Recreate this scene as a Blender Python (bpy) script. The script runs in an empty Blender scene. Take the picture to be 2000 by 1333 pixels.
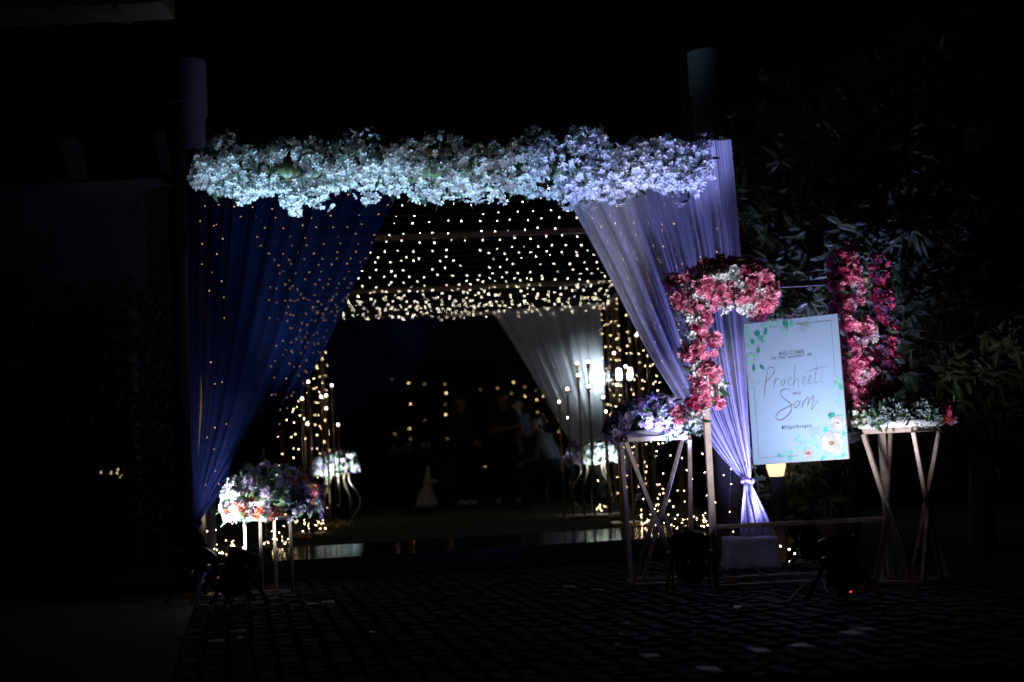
import bpy, bmesh, math, random
import numpy as np
from mathutils import Vector, Matrix, Euler, Quaternion, noise as mnoise

random.seed(7)
RN = np.random.default_rng(7)
R = math.radians
S = bpy.context.scene
COL = S.collection

# ------------------------------------------------------------------ camera
CAM_H, FOC = 0.88, 2778.0            # metres above the cobbles; focal length in photo pixels (50 mm)
cam_d = bpy.data.cameras.new('camera')
cam = bpy.data.objects.new('camera', cam_d)
COL.objects.link(cam)
cam_d.sensor_width = 36.0
cam_d.lens = 36.0 * FOC / 2000.0
cam_d.clip_start, cam_d.clip_end = 0.05, 3000
CAM_M = Matrix.Translation((0, 0, CAM_H)) @ Matrix.Rotation(R(94.8), 4, 'X') @ Matrix.Rotation(R(-2.6), 4, 'Z')
cam.matrix_world = CAM_M
cam_d.dof.use_dof = True
cam_d.dof.focus_distance = 9.5
cam_d.dof.aperture_fstop = 1.4
S.camera = cam

# ------------------------------------------------------------------ night sky, moonlight, exposure
w = bpy.data.worlds.new('World'); S.world = w; w.use_nodes = True
nt = w.node_tree; nt.nodes.clear()
sky = nt.nodes.new('ShaderNodeTexSky'); sky.sky_type = 'NISHITA'; sky.sun_disc = False
sky.sun_elevation = R(35); sky.sun_rotation = R(200)
bg = nt.nodes.new('ShaderNodeBackground'); bg.inputs[1].default_value = 0.00006
wo = nt.nodes.new('ShaderNodeOutputWorld')
nt.links.new(sky.outputs[0], bg.inputs[0]); nt.links.new(bg.outputs[0], wo.inputs[0])
sun_d = bpy.data.lights.new('moonlight', 'SUN'); sun_d.energy = 0.003; sun_d.angle = R(0.5); sun_d.color = (1, .96, .9)
sun = bpy.data.objects.new('moonlight', sun_d); COL.objects.link(sun)
sun.rotation_euler = (R(55), 0, R(-20))
S.view_settings.view_transform = 'Standard'; S.view_settings.look = 'None'
S.view_settings.exposure = 0; S.view_settings.gamma = 1; S.view_settings.use_curve_mapping = False
S.render.engine = 'CYCLES'
S.cycles.use_denoising = True
S.cycles.max_bounces = 6; S.cycles.diffuse_bounces = 3; S.cycles.glossy_bounces = 3
S.cycles.transparent_max_bounces = 12; S.cycles.transmission_bounces = 4
S.cycles.sample_clamp_indirect = 4.0

# ------------------------------------------------------------------ helpers
RC = CAM_M.to_3x3()
def ray(px, py): return RC @ Vector(((px - 1000) / FOC, (666.5 - py) / FOC, -1))
def at(px, py, Y):
    d = ray(px, py); return Vector((0, 0, CAM_H)) + d * (Y / d.y)
def gnd(px, py, z=0.0):
    d = ray(px, py); return Vector((0, 0, CAM_H)) + d * ((z - CAM_H) / d.z)
def stage_at(px, py): p = gnd(px, py, .206); return (p.x, p.y, .207)
def to_px(p):
    q = RC.transposed() @ (Vector(p) - Vector((0, 0, CAM_H)))
    return 1000 + FOC * q.x / -q.z, 666.5 - FOC * q.y / -q.z
def U(a, b): return random.uniform(a, b)

def mat(name, col, rough=.6, metal=0., var=.0, vscale=8., bump=0., bscale=40., spec=.5, trans=0., emit=0., sheen=0., coat=0., objvar=0.):
    m = bpy.data.materials.new(name); m.use_nodes = True
    n = m.node_tree; p = n.nodes['Principled BSDF']; out = n.nodes['Material Output']
    p.inputs['Base Color'].default_value = (*col, 1)
    p.inputs['Roughness'].default_value = rough
    p.inputs['Metallic'].default_value = metal
    p.inputs['Specular IOR Level'].default_value = spec
    p.inputs['Coat Weight'].default_value = coat
    if sheen: p.inputs['Sheen Weight'].default_value = sheen
    if emit:
        p.inputs['Emission Color'].default_value = (*col, 1); p.inputs['Emission Strength'].default_value = emit
    csock = None
    if var or bump or objvar:
        tc = n.nodes.new('ShaderNodeTexCoord')
    if var or objvar:
        nz = n.nodes.new('ShaderNodeTexNoise'); nz.inputs['Scale'].default_value = vscale; nz.inputs['Detail'].default_value = 5
        n.links.new(tc.outputs['Object'], nz.inputs['Vector'])
        mr = n.nodes.new('ShaderNodeMapRange'); mr.inputs[1].default_value = .3; mr.inputs[2].default_value = .7
        mr.inputs[3].default_value = 1 - var; mr.inputs[4].default_value = 1 + var
        n.links.new(nz.outputs[0], mr.inputs[0])
        val = mr.outputs[0]
        if objvar:
            oi = n.nodes.new('ShaderNodeObjectInfo')
            m2 = n.nodes.new('ShaderNodeMapRange'); m2.inputs[3].default_value = 1 - objvar; m2.inputs[4].default_value = 1 + objvar
            n.links.new(oi.outputs['Random'], m2.inputs[0])
            mm = n.nodes.new('ShaderNodeMath'); mm.operation = 'MULTIPLY'
            n.links.new(val, mm.inputs[0]); n.links.new(m2.outputs[0], mm.inputs[1]); val = mm.outputs[0]
        vm = n.nodes.new('ShaderNodeVectorMath'); vm.operation = 'SCALE'; vm.inputs[0].default_value = col
        n.links.new(val, vm.inputs['Scale'])
        csock = vm.outputs[0]; n.links.new(csock, p.inputs['Base Color'])
    if bump:
        nb = n.nodes.new('ShaderNodeTexNoise'); nb.inputs['Scale'].default_value = bscale; nb.inputs['Detail'].default_value = 6
        n.links.new(tc.outputs['Object'], nb.inputs['Vector'])
        b = n.nodes.new('ShaderNodeBump'); b.inputs['Strength'].default_value = bump; b.inputs['Distance'].default_value = .02
        n.links.new(nb.outputs[0], b.inputs['Height']); n.links.new(b.outputs[0], p.inputs['Normal'])
    if trans:
        t = n.nodes.new('ShaderNodeBsdfTranslucent'); t.inputs[0].default_value = (*col, 1)
        if csock: n.links.new(csock, t.inputs[0])
        mx = n.nodes.new('ShaderNodeMixShader'); mx.inputs[0].default_value = trans
        n.links.new(p.outputs[0], mx.inputs[1]); n.links.new(t.outputs[0], mx.inputs[2]); n.links.new(mx.outputs[0], out.inputs[0])
    return m

def sheer(name, col, clear, trans=.45, tint=(1, 1, 1)):
    """thin woven voile: part open weave, part diffuse and translucent thread"""
    m = bpy.data.materials.new(name); m.use_nodes = True; n = m.node_tree; n.nodes.clear()
    out = n.nodes.new('ShaderNodeOutputMaterial')
    d = n.nodes.new('ShaderNodeBsdfDiffuse'); t = n.nodes.new('ShaderNodeBsdfTranslucent'); tr = n.nodes.new('ShaderNodeBsdfTransparent')
    tc = n.nodes.new('ShaderNodeTexCoord'); nz = n.nodes.new('ShaderNodeTexNoise'); nz.inputs['Scale'].default_value = 3
    n.links.new(tc.outputs['Object'], nz.inputs['Vector'])
    mr = n.nodes.new('ShaderNodeMapRange'); mr.inputs[1].default_value = .3; mr.inputs[2].default_value = .7; mr.inputs[3].default_value = .85; mr.inputs[4].default_value = 1.1
    n.links.new(nz.outputs[0], mr.inputs[0])
    vm = n.nodes.new('ShaderNodeVectorMath'); vm.operation = 'SCALE'; vm.inputs[0].default_value = col
    n.links.new(mr.outputs[0], vm.inputs['Scale'])
    for s in (d, t): n.links.new(vm.outputs[0], s.inputs[0])
    tr.inputs[0].default_value = (*tint, 1)
    m1 = n.nodes.new('ShaderNodeMixShader'); m1.inputs[0].default_value = trans
    n.links.new(d.outputs[0], m1.inputs[1]); n.links.new(t.outputs[0], m1.inputs[2])
    lw = n.nodes.new('ShaderNodeLayerWeight'); lw.inputs[0].default_value = .35     # threads close up when a fold turns edge-on
    ma = n.nodes.new('ShaderNodeMapRange'); ma.inputs[3].default_value = clear; ma.inputs[4].default_value = clear * .25
    n.links.new(lw.outputs['Facing'], ma.inputs[0])
    m2 = n.nodes.new('ShaderNodeMixShader'); n.links.new(ma.outputs[0], m2.inputs[0])
    n.links.new(m1.outputs[0], m2.inputs[1]); n.links.new(tr.outputs[0], m2.inputs[2]); n.links.new(m2.outputs[0], out.inputs[0])
    return m

def emis(name, col, strength):
    m = bpy.data.materials.new(name); m.use_nodes = True; n = m.node_tree; n.nodes.clear()
    e = n.nodes.new('ShaderNodeEmission'); e.inputs[0].default_value = (*col, 1); e.inputs[1].default_value = strength
    o = n.nodes.new('ShaderNodeOutputMaterial'); n.links.new(e.outputs[0], o.inputs[0]); return m

class MB:
    def __init__(s): s.v = []; s.f = []; s.mi = []
    def add(s, vs, fs, mi=0):
        o = len(s.v); s.v += [tuple(v) for v in vs]; s.f += [tuple(i + o for i in f) for f in fs]; s.mi += [mi] * len(fs); return s
    def box(s, c, size, rot=None, mi=0, taper=1.0):
        x, y, z = [k / 2 for k in size]
        vs = [Vector((sx * x * (taper if sz > 0 else 1), sy * y * (taper if sz > 0 else 1), sz * z)) for sz in (-1, 1) for sy in (-1, 1) for sx in (-1, 1)]
        if rot is not None: vs = [rot @ v for v in vs]
        c = Vector(c)
        return s.add([v + c for v in vs], [(0, 2, 3, 1), (4, 5, 7, 6), (0, 1, 5, 4), (2, 6, 7, 3), (0, 4, 6, 2), (1, 3, 7, 5)], mi)
    def bar(s, a, b, w, h=None, up=(0, 0, 1), mi=0):
        a, b = Vector(a), Vector(b); h = h or w; d = (b - a); L = d.length; d.normalize()
        u = Vector(up)
        if abs(d.dot(u)) > .98: u = Vector((0, 1, 0))
        x = d.cross(u).normalized(); y = x.cross(d).normalized()
        return s.box((a + b) / 2, (w, h, L), Matrix((x, y, d)).transposed(), mi)
    def tube(s, path, r, n=8, cap=True, mi=0):
        path = [Vector(p) for p in path]; rs = r if isinstance(r, (list, tuple)) else [r] * len(path)
        vs, fs = [], []; ref = None
        for i, p in enumerate(path):
            t = (path[min(i + 1, len(path) - 1)] - path[max(i - 1, 0)]).normalized()
            if ref is None: ref = t.orthogonal().normalized()
            x = (ref - t * ref.dot(t)).normalized(); ref = x; y = t.cross(x)
            for k in range(n):
                a = 2 * math.pi * k / n; vs.append(p + (x * math.cos(a) + y * math.sin(a)) * rs[i])
        for i in range(len(path) - 1):
            for k in range(n):
                k2 = (k + 1) % n; fs.append((i * n + k, i * n + k2, (i + 1) * n + k2, (i + 1) * n + k))
        if cap: fs.append(tuple(range(n - 1, -1, -1))); fs.append(tuple(range((len(path) - 1) * n, len(path) * n)))
        return s.add(vs, fs, mi)
    def lathe(s, prof, n=24, M=None, mi=0):
        vs, fs = [], []
        for r, z in prof:
            for k in range(n):
                a = 2 * math.pi * k / n; vs.append(Vector((r * math.cos(a), r * math.sin(a), z)))
        for i in range(len(prof) - 1):
            for k in range(n):
                k2 = (k + 1) % n; fs.append((i * n + k, i * n + k2, (i + 1) * n + k2, (i + 1) * n + k))
        if M is not None: vs = [M @ v for v in vs]
        return s.add(vs, fs, mi)
    def ball(s, c, r, n=6, m=4, mi=0, sc=(1, 1, 1)):
        c = Vector(c); vs = [c + Vector((0, 0, -r * sc[2]))]; fs = []
        for i in range(1, m):
            ph = -math.pi / 2 + math.pi * i / m
            for k in range(n):
                a = 2 * math.pi * k / n
                vs.append(c + Vector((math.cos(a) * math.cos(ph) * r * sc[0], math.sin(a) * math.cos(ph) * r * sc[1], math.sin(ph) * r * sc[2])))
        vs.append(c + Vector((0, 0, r * sc[2]))); T = len(vs) - 1
        for k in range(n):
            k2 = (k + 1) % n; fs.append((0, 1 + k2, 1 + k)); fs.append((T, 1 + (m - 2) * n + k, 1 + (m - 2) * n + k2))
            for i in range(m - 2): fs.append((1 + i * n + k, 1 + i * n + k2, 1 + (i + 1) * n + k2, 1 + (i + 1) * n + k))
        return s.add(vs, fs, mi)
    def mesh(s, name, mats, smooth=False, bevel=0):
        me = bpy.data.meshes.new(name); me.from_pydata([tuple(v) for v in s.v], [], s.f)
        for m in (mats if isinstance(mats, (list, tuple)) else [mats]): me.materials.append(m)
        if any(s.mi): me.polygons.foreach_set('material_index', s.mi)
        if smooth: me.polygons.foreach_set('use_smooth', [True] * len(me.polygons))
        me.update()
        if bevel:
            bm = bmesh.new(); bm.from_mesh(me)
            bmesh.ops.bevel(bm, geom=bm.edges[:], offset=bevel, segments=1, affect='EDGES', clamp_overlap=True); bm.to_mesh(me); bm.free()
        return me
    def build(s, name, mats, parent=None, smooth=False, bevel=0, loc=None):
        return link(name, s.mesh(name, mats, smooth, bevel), parent, loc)

def link(name, me, parent=None, loc=None, M=None):
    o = bpy.data.objects.new(name, me); COL.objects.link(o)
    if parent is not None:
        o.parent = parent; o.matrix_parent_inverse = Matrix.Identity(4)
        pm = PM.get(parent.name, Matrix.Identity(4))
        o.matrix_local = pm.inverted() @ (M if M is not None else Matrix.Identity(4))
        PM[o.name] = M if M is not None else Matrix.Identity(4)
    elif M is not None: o.matrix_world = M; PM[o.name] = M.copy()
    elif loc is not None: o.location = loc; PM[o.name] = Matrix.Translation(loc)
    return o
PM = {}      # world matrix of every parent, known without a depsgraph update
def tag(o, label=None, cat=None, group=None, kind=None):
    for k, v in (('label', label), ('category', cat), ('group', group), ('kind', kind)):
        if v: o[k] = v
    return o
def thing(name, loc, label, cat, group=None, kind=None):
    o = bpy.data.objects.new(name, None); COL.objects.link(o); o.location = loc; o.empty_display_size = .1
    PM[o.name] = Matrix.Translation(loc)
    return tag(o, label, cat, group, kind)
def stuff(o): o['kind'] = 'stuff'; return o
def lerp(a, b, t): return a + (b - a) * t
def pts_interp(pts, t, key=0):
    """pts: [(t, x, z)] -> x, z at t"""
    ts = [p[0] for p in pts]
    return [float(np.interp(t, ts, [p[k] for p in pts])) for k in range(1, len(pts[0]))]
def catmull(P, n=8):
    P = [Vector(p) for p in P]; out = []
    for i in range(len(P) - 1):
        a, b, c, d = P[max(i - 1, 0)], P[i], P[i + 1], P[min(i + 2, len(P) - 1)]
        for k in range(n):
            t = k / n
            out.append(.5 * ((2 * b) + (c - a) * t + (2 * a - 5 * b + 4 * c - d) * t * t + (3 * b - a - 3 * c + d) * t ** 3))
    out.append(P[-1]); return out

# ------------------------------------------------------------------ materials
M_stone = mat('granite_sett', (.023, .023, .0245), .88, spec=.25, var=.45, vscale=9, bump=.5, bscale=60, objvar=.3)
M_stone_l = mat('pale_sett', (.24, .235, .23), .6, var=.2, vscale=12, bump=.3, bscale=60)
M_soil = mat('joint_soil', (.016, .015, .014), .95, var=.3, bump=.4)
M_path = mat('smooth_concrete', (.008, .0078, .0074), .8, var=.25, vscale=3, bump=.15, bscale=90)
M_black = mat('black_ply', (.005, .005, .006), .7, var=.2, vscale=4, bump=.1)
M_gloss = mat('black_acrylic', (.02, .02, .022), .1, spec=.9, bump=.02, bscale=6)
M_carpet = mat('green_carpet', (.05, .055, .022), .95, var=.3, vscale=14, bump=.6, bscale=220)
M_grass = mat('lawn', (.015, .022, .008), .95, var=.4, vscale=20, bump=.8, bscale=90)
M_gold = mat('gold_paint', (.42, .27, .11), .38, metal=.85, var=.2, vscale=14)
M_tube = mat('bronze_tube', (.13, .08, .04), .45, metal=.6, var=.2, vscale=12)
M_brass = mat('pale_brass', (.34, .27, .18), .38, metal=.9, var=.15, vscale=20)
M_wood = mat('bronze_painted_wood', (.48, .37, .30), .5, metal=.25, var=.2, vscale=20, bump=.1, bscale=80)
M_wire = mat('dark_wire', (.03, .02, .014), .6)
M_cable = mat('rubber_cable', (.012, .012, .013), .5)
M_can = mat('black_lamp_body', (.018, .02, .026), .25, spec=.8, var=.1, coat=.6)
M_pillar = mat('grey_render', (.075, .073, .078), .85, var=.15, vscale=3, bump=.1, bscale=40)
M_brown = mat('brown_fascia', (.012, .0085, .007), .8, var=.15, vscale=2)
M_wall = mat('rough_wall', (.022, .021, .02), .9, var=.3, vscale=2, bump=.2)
M_navy = sheer('navy_voile', (.0030, .0045, .0175), .085, .12, (1, .72, .5))
M_lav = sheer('pale_voile', (.66, .66, .82), .16, .22, (1, .85, .7))
M_farwhite = sheer('white_voile', (.62, .6, .6), .18, .55)
M_cover = mat('chair_cover', (.8, .8, .82), .9, var=.1)
M_cloth = mat('white_cloth', (.74, .73, .75), .9, var=.12, vscale=7, bump=.35, bscale=18)
M_blackcloth = mat('black_cloth', (.014, .014, .016), .9, var=.2)
M_tray = mat('white_tray', (.7, .7, .72), .45)
M_pw = mat('white_petal', (.74, .76, .75), .65, var=.14, vscale=30, trans=.3)
M_pp = mat('pink_petal', (.86, .36, .50), .62, var=.35, vscale=22, trans=.3)
M_pd = mat('deep_pink_petal', (.54, .06, .19), .62, var=.35, vscale=22, trans=.3)
M_pl = mat('lilac_petal', (.62, .46, .64), .62, var=.2, vscale=25, trans=.3)
M_pu = mat('violet_petal', (.13, .08, .22), .65, var=.3, vscale=25, trans=.25)
M_po = mat('orange_petal', (.62, .12, .045), .62, var=.25, vscale=25, trans=.3)
M_pc = mat('cream_petal', (.62, .62, .46), .62, var=.2, vscale=25, trans=.3)
M_ps = mat('shaded_blue_petal', (.16, .21, .22), .65, var=.25, vscale=25, trans=.25)  # shade put into the petal colour, for the dim mound on the right stand
M_leaf = mat('green_leaf', (.035, .075, .03), .5, var=.4, vscale=16, trans=.25)
M_ivy = mat('ivy_leaf', (.016, .028, .014), .6, spec=.25, var=.5, vscale=7, trans=.15)
M_leaf2 = mat('dark_leaf', (.095, .13, .055), .45, var=.5, vscale=7, trans=.2)
M_bark = mat('bark', (.09, .075, .06), .85, var=.35, vscale=20, bump=.5, bscale=50)
M_bulb = emis('warm_bulb', (1, .86, .62), 27)
M_bulb_s = emis('side_bulb', (1, .72, .38), 24)
M_bulb_far = [emis('amber_bulb_%s' % k, (1, .62, .24), s) for k, s in (('bright', 14), ('mid', 4.5), ('dim', 1.3))]
M_rodbulb = emis('candle_bulb', (1, .80, .55), 18)
M_flood = emis('flood_tube', (.80, .90, 1), 28)
M_flood2 = emis('flood_tube_strong', (.66, .84, 1), 360)

# ------------------------------------------------------------------ ground
g = MB(); g.add([(-400, -40, -.045), (400, -40, -.045), (400, 900, -.045), (-400, 900, -.045)], [(0, 1, 2, 3)])
ground = g.build('ground', M_soil); tag(ground, kind='structure')
k1, k2 = gnd(372, 1205), gnd(325, 1345)
kd = (k1 - k2).normalized(); kn = Vector((kd.y, -kd.x, 0))
far_k = k2 + kd * 4.3; near_k = k2 - kd * 2.5
g = MB(); g.box((0, 0, 0), (1, 1, 1))
p = MB(); a, b = near_k, far_k
p.add([(-30, a.y, -.003), (a.x, a.y, -.003), (b.x, b.y, -.003), (-30, b.y, -.003), (-30, a.y, -.06), (a.x, a.y, -.06), (b.x, b.y, -.06), (-30, b.y, -.06)],
      [(0, 1, 2, 3), (1, 5, 6, 2), (0, 4, 5, 1)])
tag(p.build('path', M_path), kind='structure')

# setts: real stones, the largest 300 each their own piece, the rest one mass of the same stones
pav = thing('cobbled_pavement', (0, 8, 0), 'dark cobbled forecourt of small granite setts', None, None, 'structure')
stones = []
for k in range(5):
    m = MB(); m.box((0, 0, 0), (1, 1, .06), taper=.9)
    me = m.mesh('sett', M_stone)
    bm = bmesh.new(); bm.from_mesh(me)
    bmesh.ops.bevel(bm, geom=[e for e in bm.edges if all(v.co.z > 0 for v in e.verts)], offset=.07, segments=1, affect='EDGES')
    for v in bm.verts:
        if v.co.z > 0: v.co.z = v.co.z * 1 + U(-.006, .006); v.co.x += U(-.03, .03); v.co.y += U(-.03, .03)
    bm.to_mesh(me); bm.free(); stones.append(me)
pale = [s.copy() for s in stones[:2]]
for s in pale: s.materials[0] = M_stone_l
cells = []
rot = math.atan2(kd.x, kd.y)                # rows run along the kerb line
row = 0; sx, sy = .118, .165
pale_px = [(1295, 1284), (1495, 1277), (1380, 1306), (1114, 1147), (1165, 1152), (1660, 1232), (1560, 1257), (455, 1232), (420, 1250), (620, 1178)]
pale_w = [gnd(*q) for q in pale_px]
for i in range(0, 64):
    off = U(0, sy)
    for j in range(-8, 40):
        lx = .06 + i * sx; ly = -1.2 + j * sy + off
        c = k2 + kn * lx + kd * ly
        if not (5.6 < c.y < 12.0 and c.x < 5.2): continue
        px, py = to_px(c)
        cells.append((c.y, c, abs(px - 1000) < 1080 and py < 1380))
cells.sort(key=lambda c: (not c[2], c[0]))
rest = MB(); n_ind = 0
for d, c, vis in cells:
    kk = random.randrange(5)
    rz = -rot + U(-.09, .09); s1, s2 = sx * U(.86, .98), sy * U(.84, .98); c = c + Vector((U(-.008, .008), U(-.012, .012), 0))
    Mx = Matrix.Translation((c.x, c.y, -.026 + U(-.004, .006))) @ Euler((U(-.03, .03), U(-.03, .03), rz)).to_matrix().to_4x4() @ Matrix.Diagonal((s1, s2, 1, 1))
    isp = any((c - q).length < .09 for q in pale_w)
    if (n_ind < 290 and vis) or isp:
        n_ind += 1
        link('sett', pale[kk % 2] if isp else stones[kk], pav, M=Mx)
    else:
        me = stones[kk]; rest.add([Mx @ v.co for v in me.vertices], [tuple(q.vertices) for q in me.polygons])
stuff(rest.build('setts', M_stone, pav))

# ------------------------------------------------------------------ stage: low black platform, glossy front strip, green carpet
A = Vector((-3.3, 11.28, 0)); B = Vector((2.3, 12.72, 0)); fd = (B - A).normalized(); bd = Vector((-fd.y, fd.x, 0))
st = thing('stage_platform', (-.5, 12, 0), 'low black platform carpeted green with a glossy front strip', 'platform')
m = MB(); C1, D1 = Vector((2.5, 30, 0)), Vector((-4.2, 30, 0))
q = [A + bd * 1.05, B + bd * 1.05, C1, D1]
m.add([v + Vector((0, 0, z)) for z in (0.0, .19) for v in q], [(4, 5, 6, 7), (0, 1, 5, 4), (1, 2, 6, 5), (2, 3, 7, 6), (3, 0, 4, 7)])
m.build('platform_body', M_black, st)
L = (B - A).length
for k in range(5):
    a = A + fd * (L * k / 5 + .004) - bd * .01; b = A + fd * (L * (k + 1) / 5 - .004) - bd * .01
    m = MB(); m.add([v + Vector((0, 0, .01)) for v in (a, b, b + bd * 1.045, a + bd * 1.045)] + [a + Vector((0, 0, .158)), b + Vector((0, 0, .158)), b + bd * 1.045 + Vector((0, 0, .203)), a + bd * 1.045 + Vector((0, 0, .203))], [(4, 5, 6, 7), (0, 1, 5, 4), (1, 2, 6, 5), (2, 3, 7, 6), (3, 0, 4, 7)])
    m.build('glossy_panel', M_gloss, st)
MB().bar(A - bd * .022 + Vector((0, 0, .08)), B - bd * .022 + Vector((0, 0, .08)), .02, .155).build('front_fascia', M_black, st)
m = MB(); q = [A + bd * 1.05, B + bd * 1.05, C1 - Vector((.05, .05, 0)), D1 + Vector((.05, -.05, 0))]
m.add([v + Vector((0, 0, z)) for z in (.191, .206) for v in q], [(4, 5, 6, 7), (0, 1, 5, 4), (1, 2, 6, 5), (3, 0, 4, 7)])
m.build('carpet', M_carpet, st)
m = MB(); m.box((0, 45, .02), (60, 29.9, .26)); tag(m.build('lawn', M_grass), kind='structure')

# ------------------------------------------------------------------ canopy frame over the walkway
FL, FR = Vector((-2.38, 10.42, 0)), Vector((1.77, 10.80, 0))
BL, BR = Vector((-3.03, 22.5, 0)), Vector((1.53, 22.5, 0))
ZT = 3.27
def side(t, right): return (FR.lerp(BR, t) if right else FL.lerp(BL, t))
BT = [0, .337, .712, 1.0]
fr = thing('canopy_frame', ((FL + FR) / 2), 'tall gold pipe frame carrying the drapes and the ceiling of lights', 'frame')
for t in BT:
    l, r = side(t, 0), side(t, 1)
    zb = 0 if t == 0 else .2
    for p in (l + Vector((.06, 0, 0)) if t == 0 else l, r - Vector((.05, 0, 0)) if t == 0 else r):
        m = MB(); m.bar(p + Vector((0, .05, zb)), p + Vector((0, .05, ZT)), .045)
        m.build('post', M_tube, fr)
        m = MB(); m.box(p + Vector((0, .05, zb + .006)), (.3, .3, .012)); m.build('base_plate', M_tube, fr)
    m = MB(); m.bar(l + Vector((.0225, .05, ZT - .03)), r + Vector((-.0225, .05, ZT - .03)), .05); m.build('beam', M_tube, fr)
for right in (0, 1):
    for i in range(3):
        a, b = side(BT[i], right), side(BT[i + 1], right); d = (b - a).normalized()
        m = MB(); m.bar(a + Vector((0, .05, ZT - .03)) + d * .03, b + Vector((0, .05, ZT - .03)) - d * .03, .045); m.build('side_rail', M_tube, fr)
for t, right in ((.55, 1), (.62, 1), (.86, 1), (.92, 1), (.5, 0), (.8, 0)):
    p = side(t, right)
    m = MB(); m.bar(p + Vector((0, 0, .2)), p + Vector((0, 0, ZT - .06)), .05, .02); m.build('upright', M_tube, fr)

# ------------------------------------------------------------------ fairy lights
def light_string(name, path, spacing, label, cat, group, bm, jit=.02, rad=.0039, drop=.3, wire=.0025, phase=None):
    o = thing(name, path[0], label, cat, group)
    m = MB(); m.tube(path, wire, 4); m.build('wire', M_wire, o)
    ds = [0]
    for i in range(1, len(path)): ds.append(ds[-1] + (Vector(path[i]) - Vector(path[i - 1])).length)
    s = U(0, spacing) if phase is None else phase
    bmeshes = bm if isinstance(bm, list) else [bm]
    mm = [MB() for _ in bmeshes]
    while s < ds[-1]:
        q = [float(np.interp(s, ds, [p[k] for p in path])) for k in range(3)]
        if random.random() > drop * .35:
            c = (q[0] + U(-jit, jit), q[1] + U(-jit, jit), q[2] + U(-jit, jit))
            mm[random.choices(range(len(mm)), [1, 1.3, 1.6][:len(mm)])[0]].ball(c, rad * U(.7, 1.12), 6, 4)
        s += spacing * U(.85, 1.15)
    for k, b in enumerate(mm):
        if b.v: stuff(b.build('bulbs', bmeshes[k], o))
    return o
CT = [.03 + .67 * k / 15 for k in range(16)] + [.718 + .277 * k / 14 for k in range(15)]
for i, t in enumerate(CT):
    t += U(-.006, .006); near = t < .71
    l, r = side(t, 0), side(t, 1); sag = U(.015, .05)
    path = [l.lerp(r, u) + Vector((0, 0, ZT - .05 - sag * math.sin(math.pi * u) + U(-.012, .012))) for u in [k / 14 for k in range(15)]]
    bay = 0 if t < BT[1] else 1 if t < BT[2] else 2
    light_string('ceiling_light_string', path, .158 if near else .175, ('one of the bulb strings crossing the roof between the entrance and the first inner beam', 'one of the evenly spaced bulb strings crossing the roof between the two inner beams',
                 'one of the crowded bulb strings crossing the roof beyond the last inner beam')[bay], 'string lights', ('front', 'middle', 'far')[bay] + ' ceiling light strings', M_bulb, .014 if near else .035, rad=.0037, drop=.4, phase=.05 + U(0, .03))
for right in (0, 1):
    n = 27
    for i in range(n):
        t = (.03 + .95 * (i + U(-.3, .3)) / (n - 1)); t = max(t, .02)
        p = side(t, right) + Vector((U(.02, .12) * (-1 if right else 1), 0, 0))
        zb = .24 if t > .13 else .05
        if not right and .11 < t < .42: continue
        path = [p + Vector((U(-.03, .03), U(-.03, .03), lerp(ZT - .06, zb, u))) for u in [k / 10 for k in range(11)]]
        light_string('side_light_string', path, .17, ('one of the strings of warm bulbs hanging down the %s side of the canopy' % ('right' if right else 'left')), 'string lights',
                     ('right' if right else 'left') + ' hanging light strings', M_bulb_s, .03, rad=.0042, drop=.9)
def light_heap(px, Y, z, sx, sy, sz, n, label):
    c = at(px, 900, Y); c.z = z
    o = thing('light_heap', c, label, 'string lights')
    pts = [c + Vector((U(-sx, sx), U(-sy, sy), abs(random.gauss(0, sz)) + .01)) for _ in range(n)]
    m = MB(); m.tube(catmull(pts, 3), .003, 4); m.build('wire', M_wire, o)
    b = MB()
    for q in pts: b.ball(q, .0042, 6, 4)
    stuff(b.build('bulbs', M_bulb_s, o))
light_heap(444, 11.75, .205, .13, .1, .06, 26, 'heap of warm fairy lights on the platform beside the navy drape')
light_heap(533, 13.2, .205, .12, .15, .08, 22, 'pile of warm fairy lights behind the slim gold flower stand')
light_heap(606, 15.5, .21, .12, .2, .09, 28, 'pile of fairy lights at the foot of the left rod lamps')
light_heap(1350, 12.9, .205, .3, .2, .05, 46, 'spread of warm fairy lights on the platform behind the bronze sign frame')
light_heap(1405, 12.75, .205, .14, .12, .05, 30, 'heap of warm fairy lights at the right end of the platform')
light_heap(1258, 13.6, .205, .12, .1, .09, 22, 'small pile of fairy lights behind the middle flower stand')
light_heap(1172, 17.5, .21, .08, .1, .12, 18, 'bright pile of fairy lights by the far right flower stand')
c = gnd(1530, 1098)
o = thing('light_coil', c, 'loose coil of fairy lights on the cobbles beside the white block', 'string lights')
pts = [c + Vector((.09 * math.cos(a) * U(.7, 1.1), .05 * math.sin(a), .06 + .055 * math.sin(a * 1.0) * U(.7, 1.2))) for a in [k * .55 for k in range(26)]]
m = MB(); m.tube(catmull(pts, 4), .003, 4); m.build('wire', M_wire, o)
b = MB(); [b.ball(q, .007, 6, 4) for q in pts[::3]]; stuff(b.build('bulbs', M_bulb_s, o))

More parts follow.
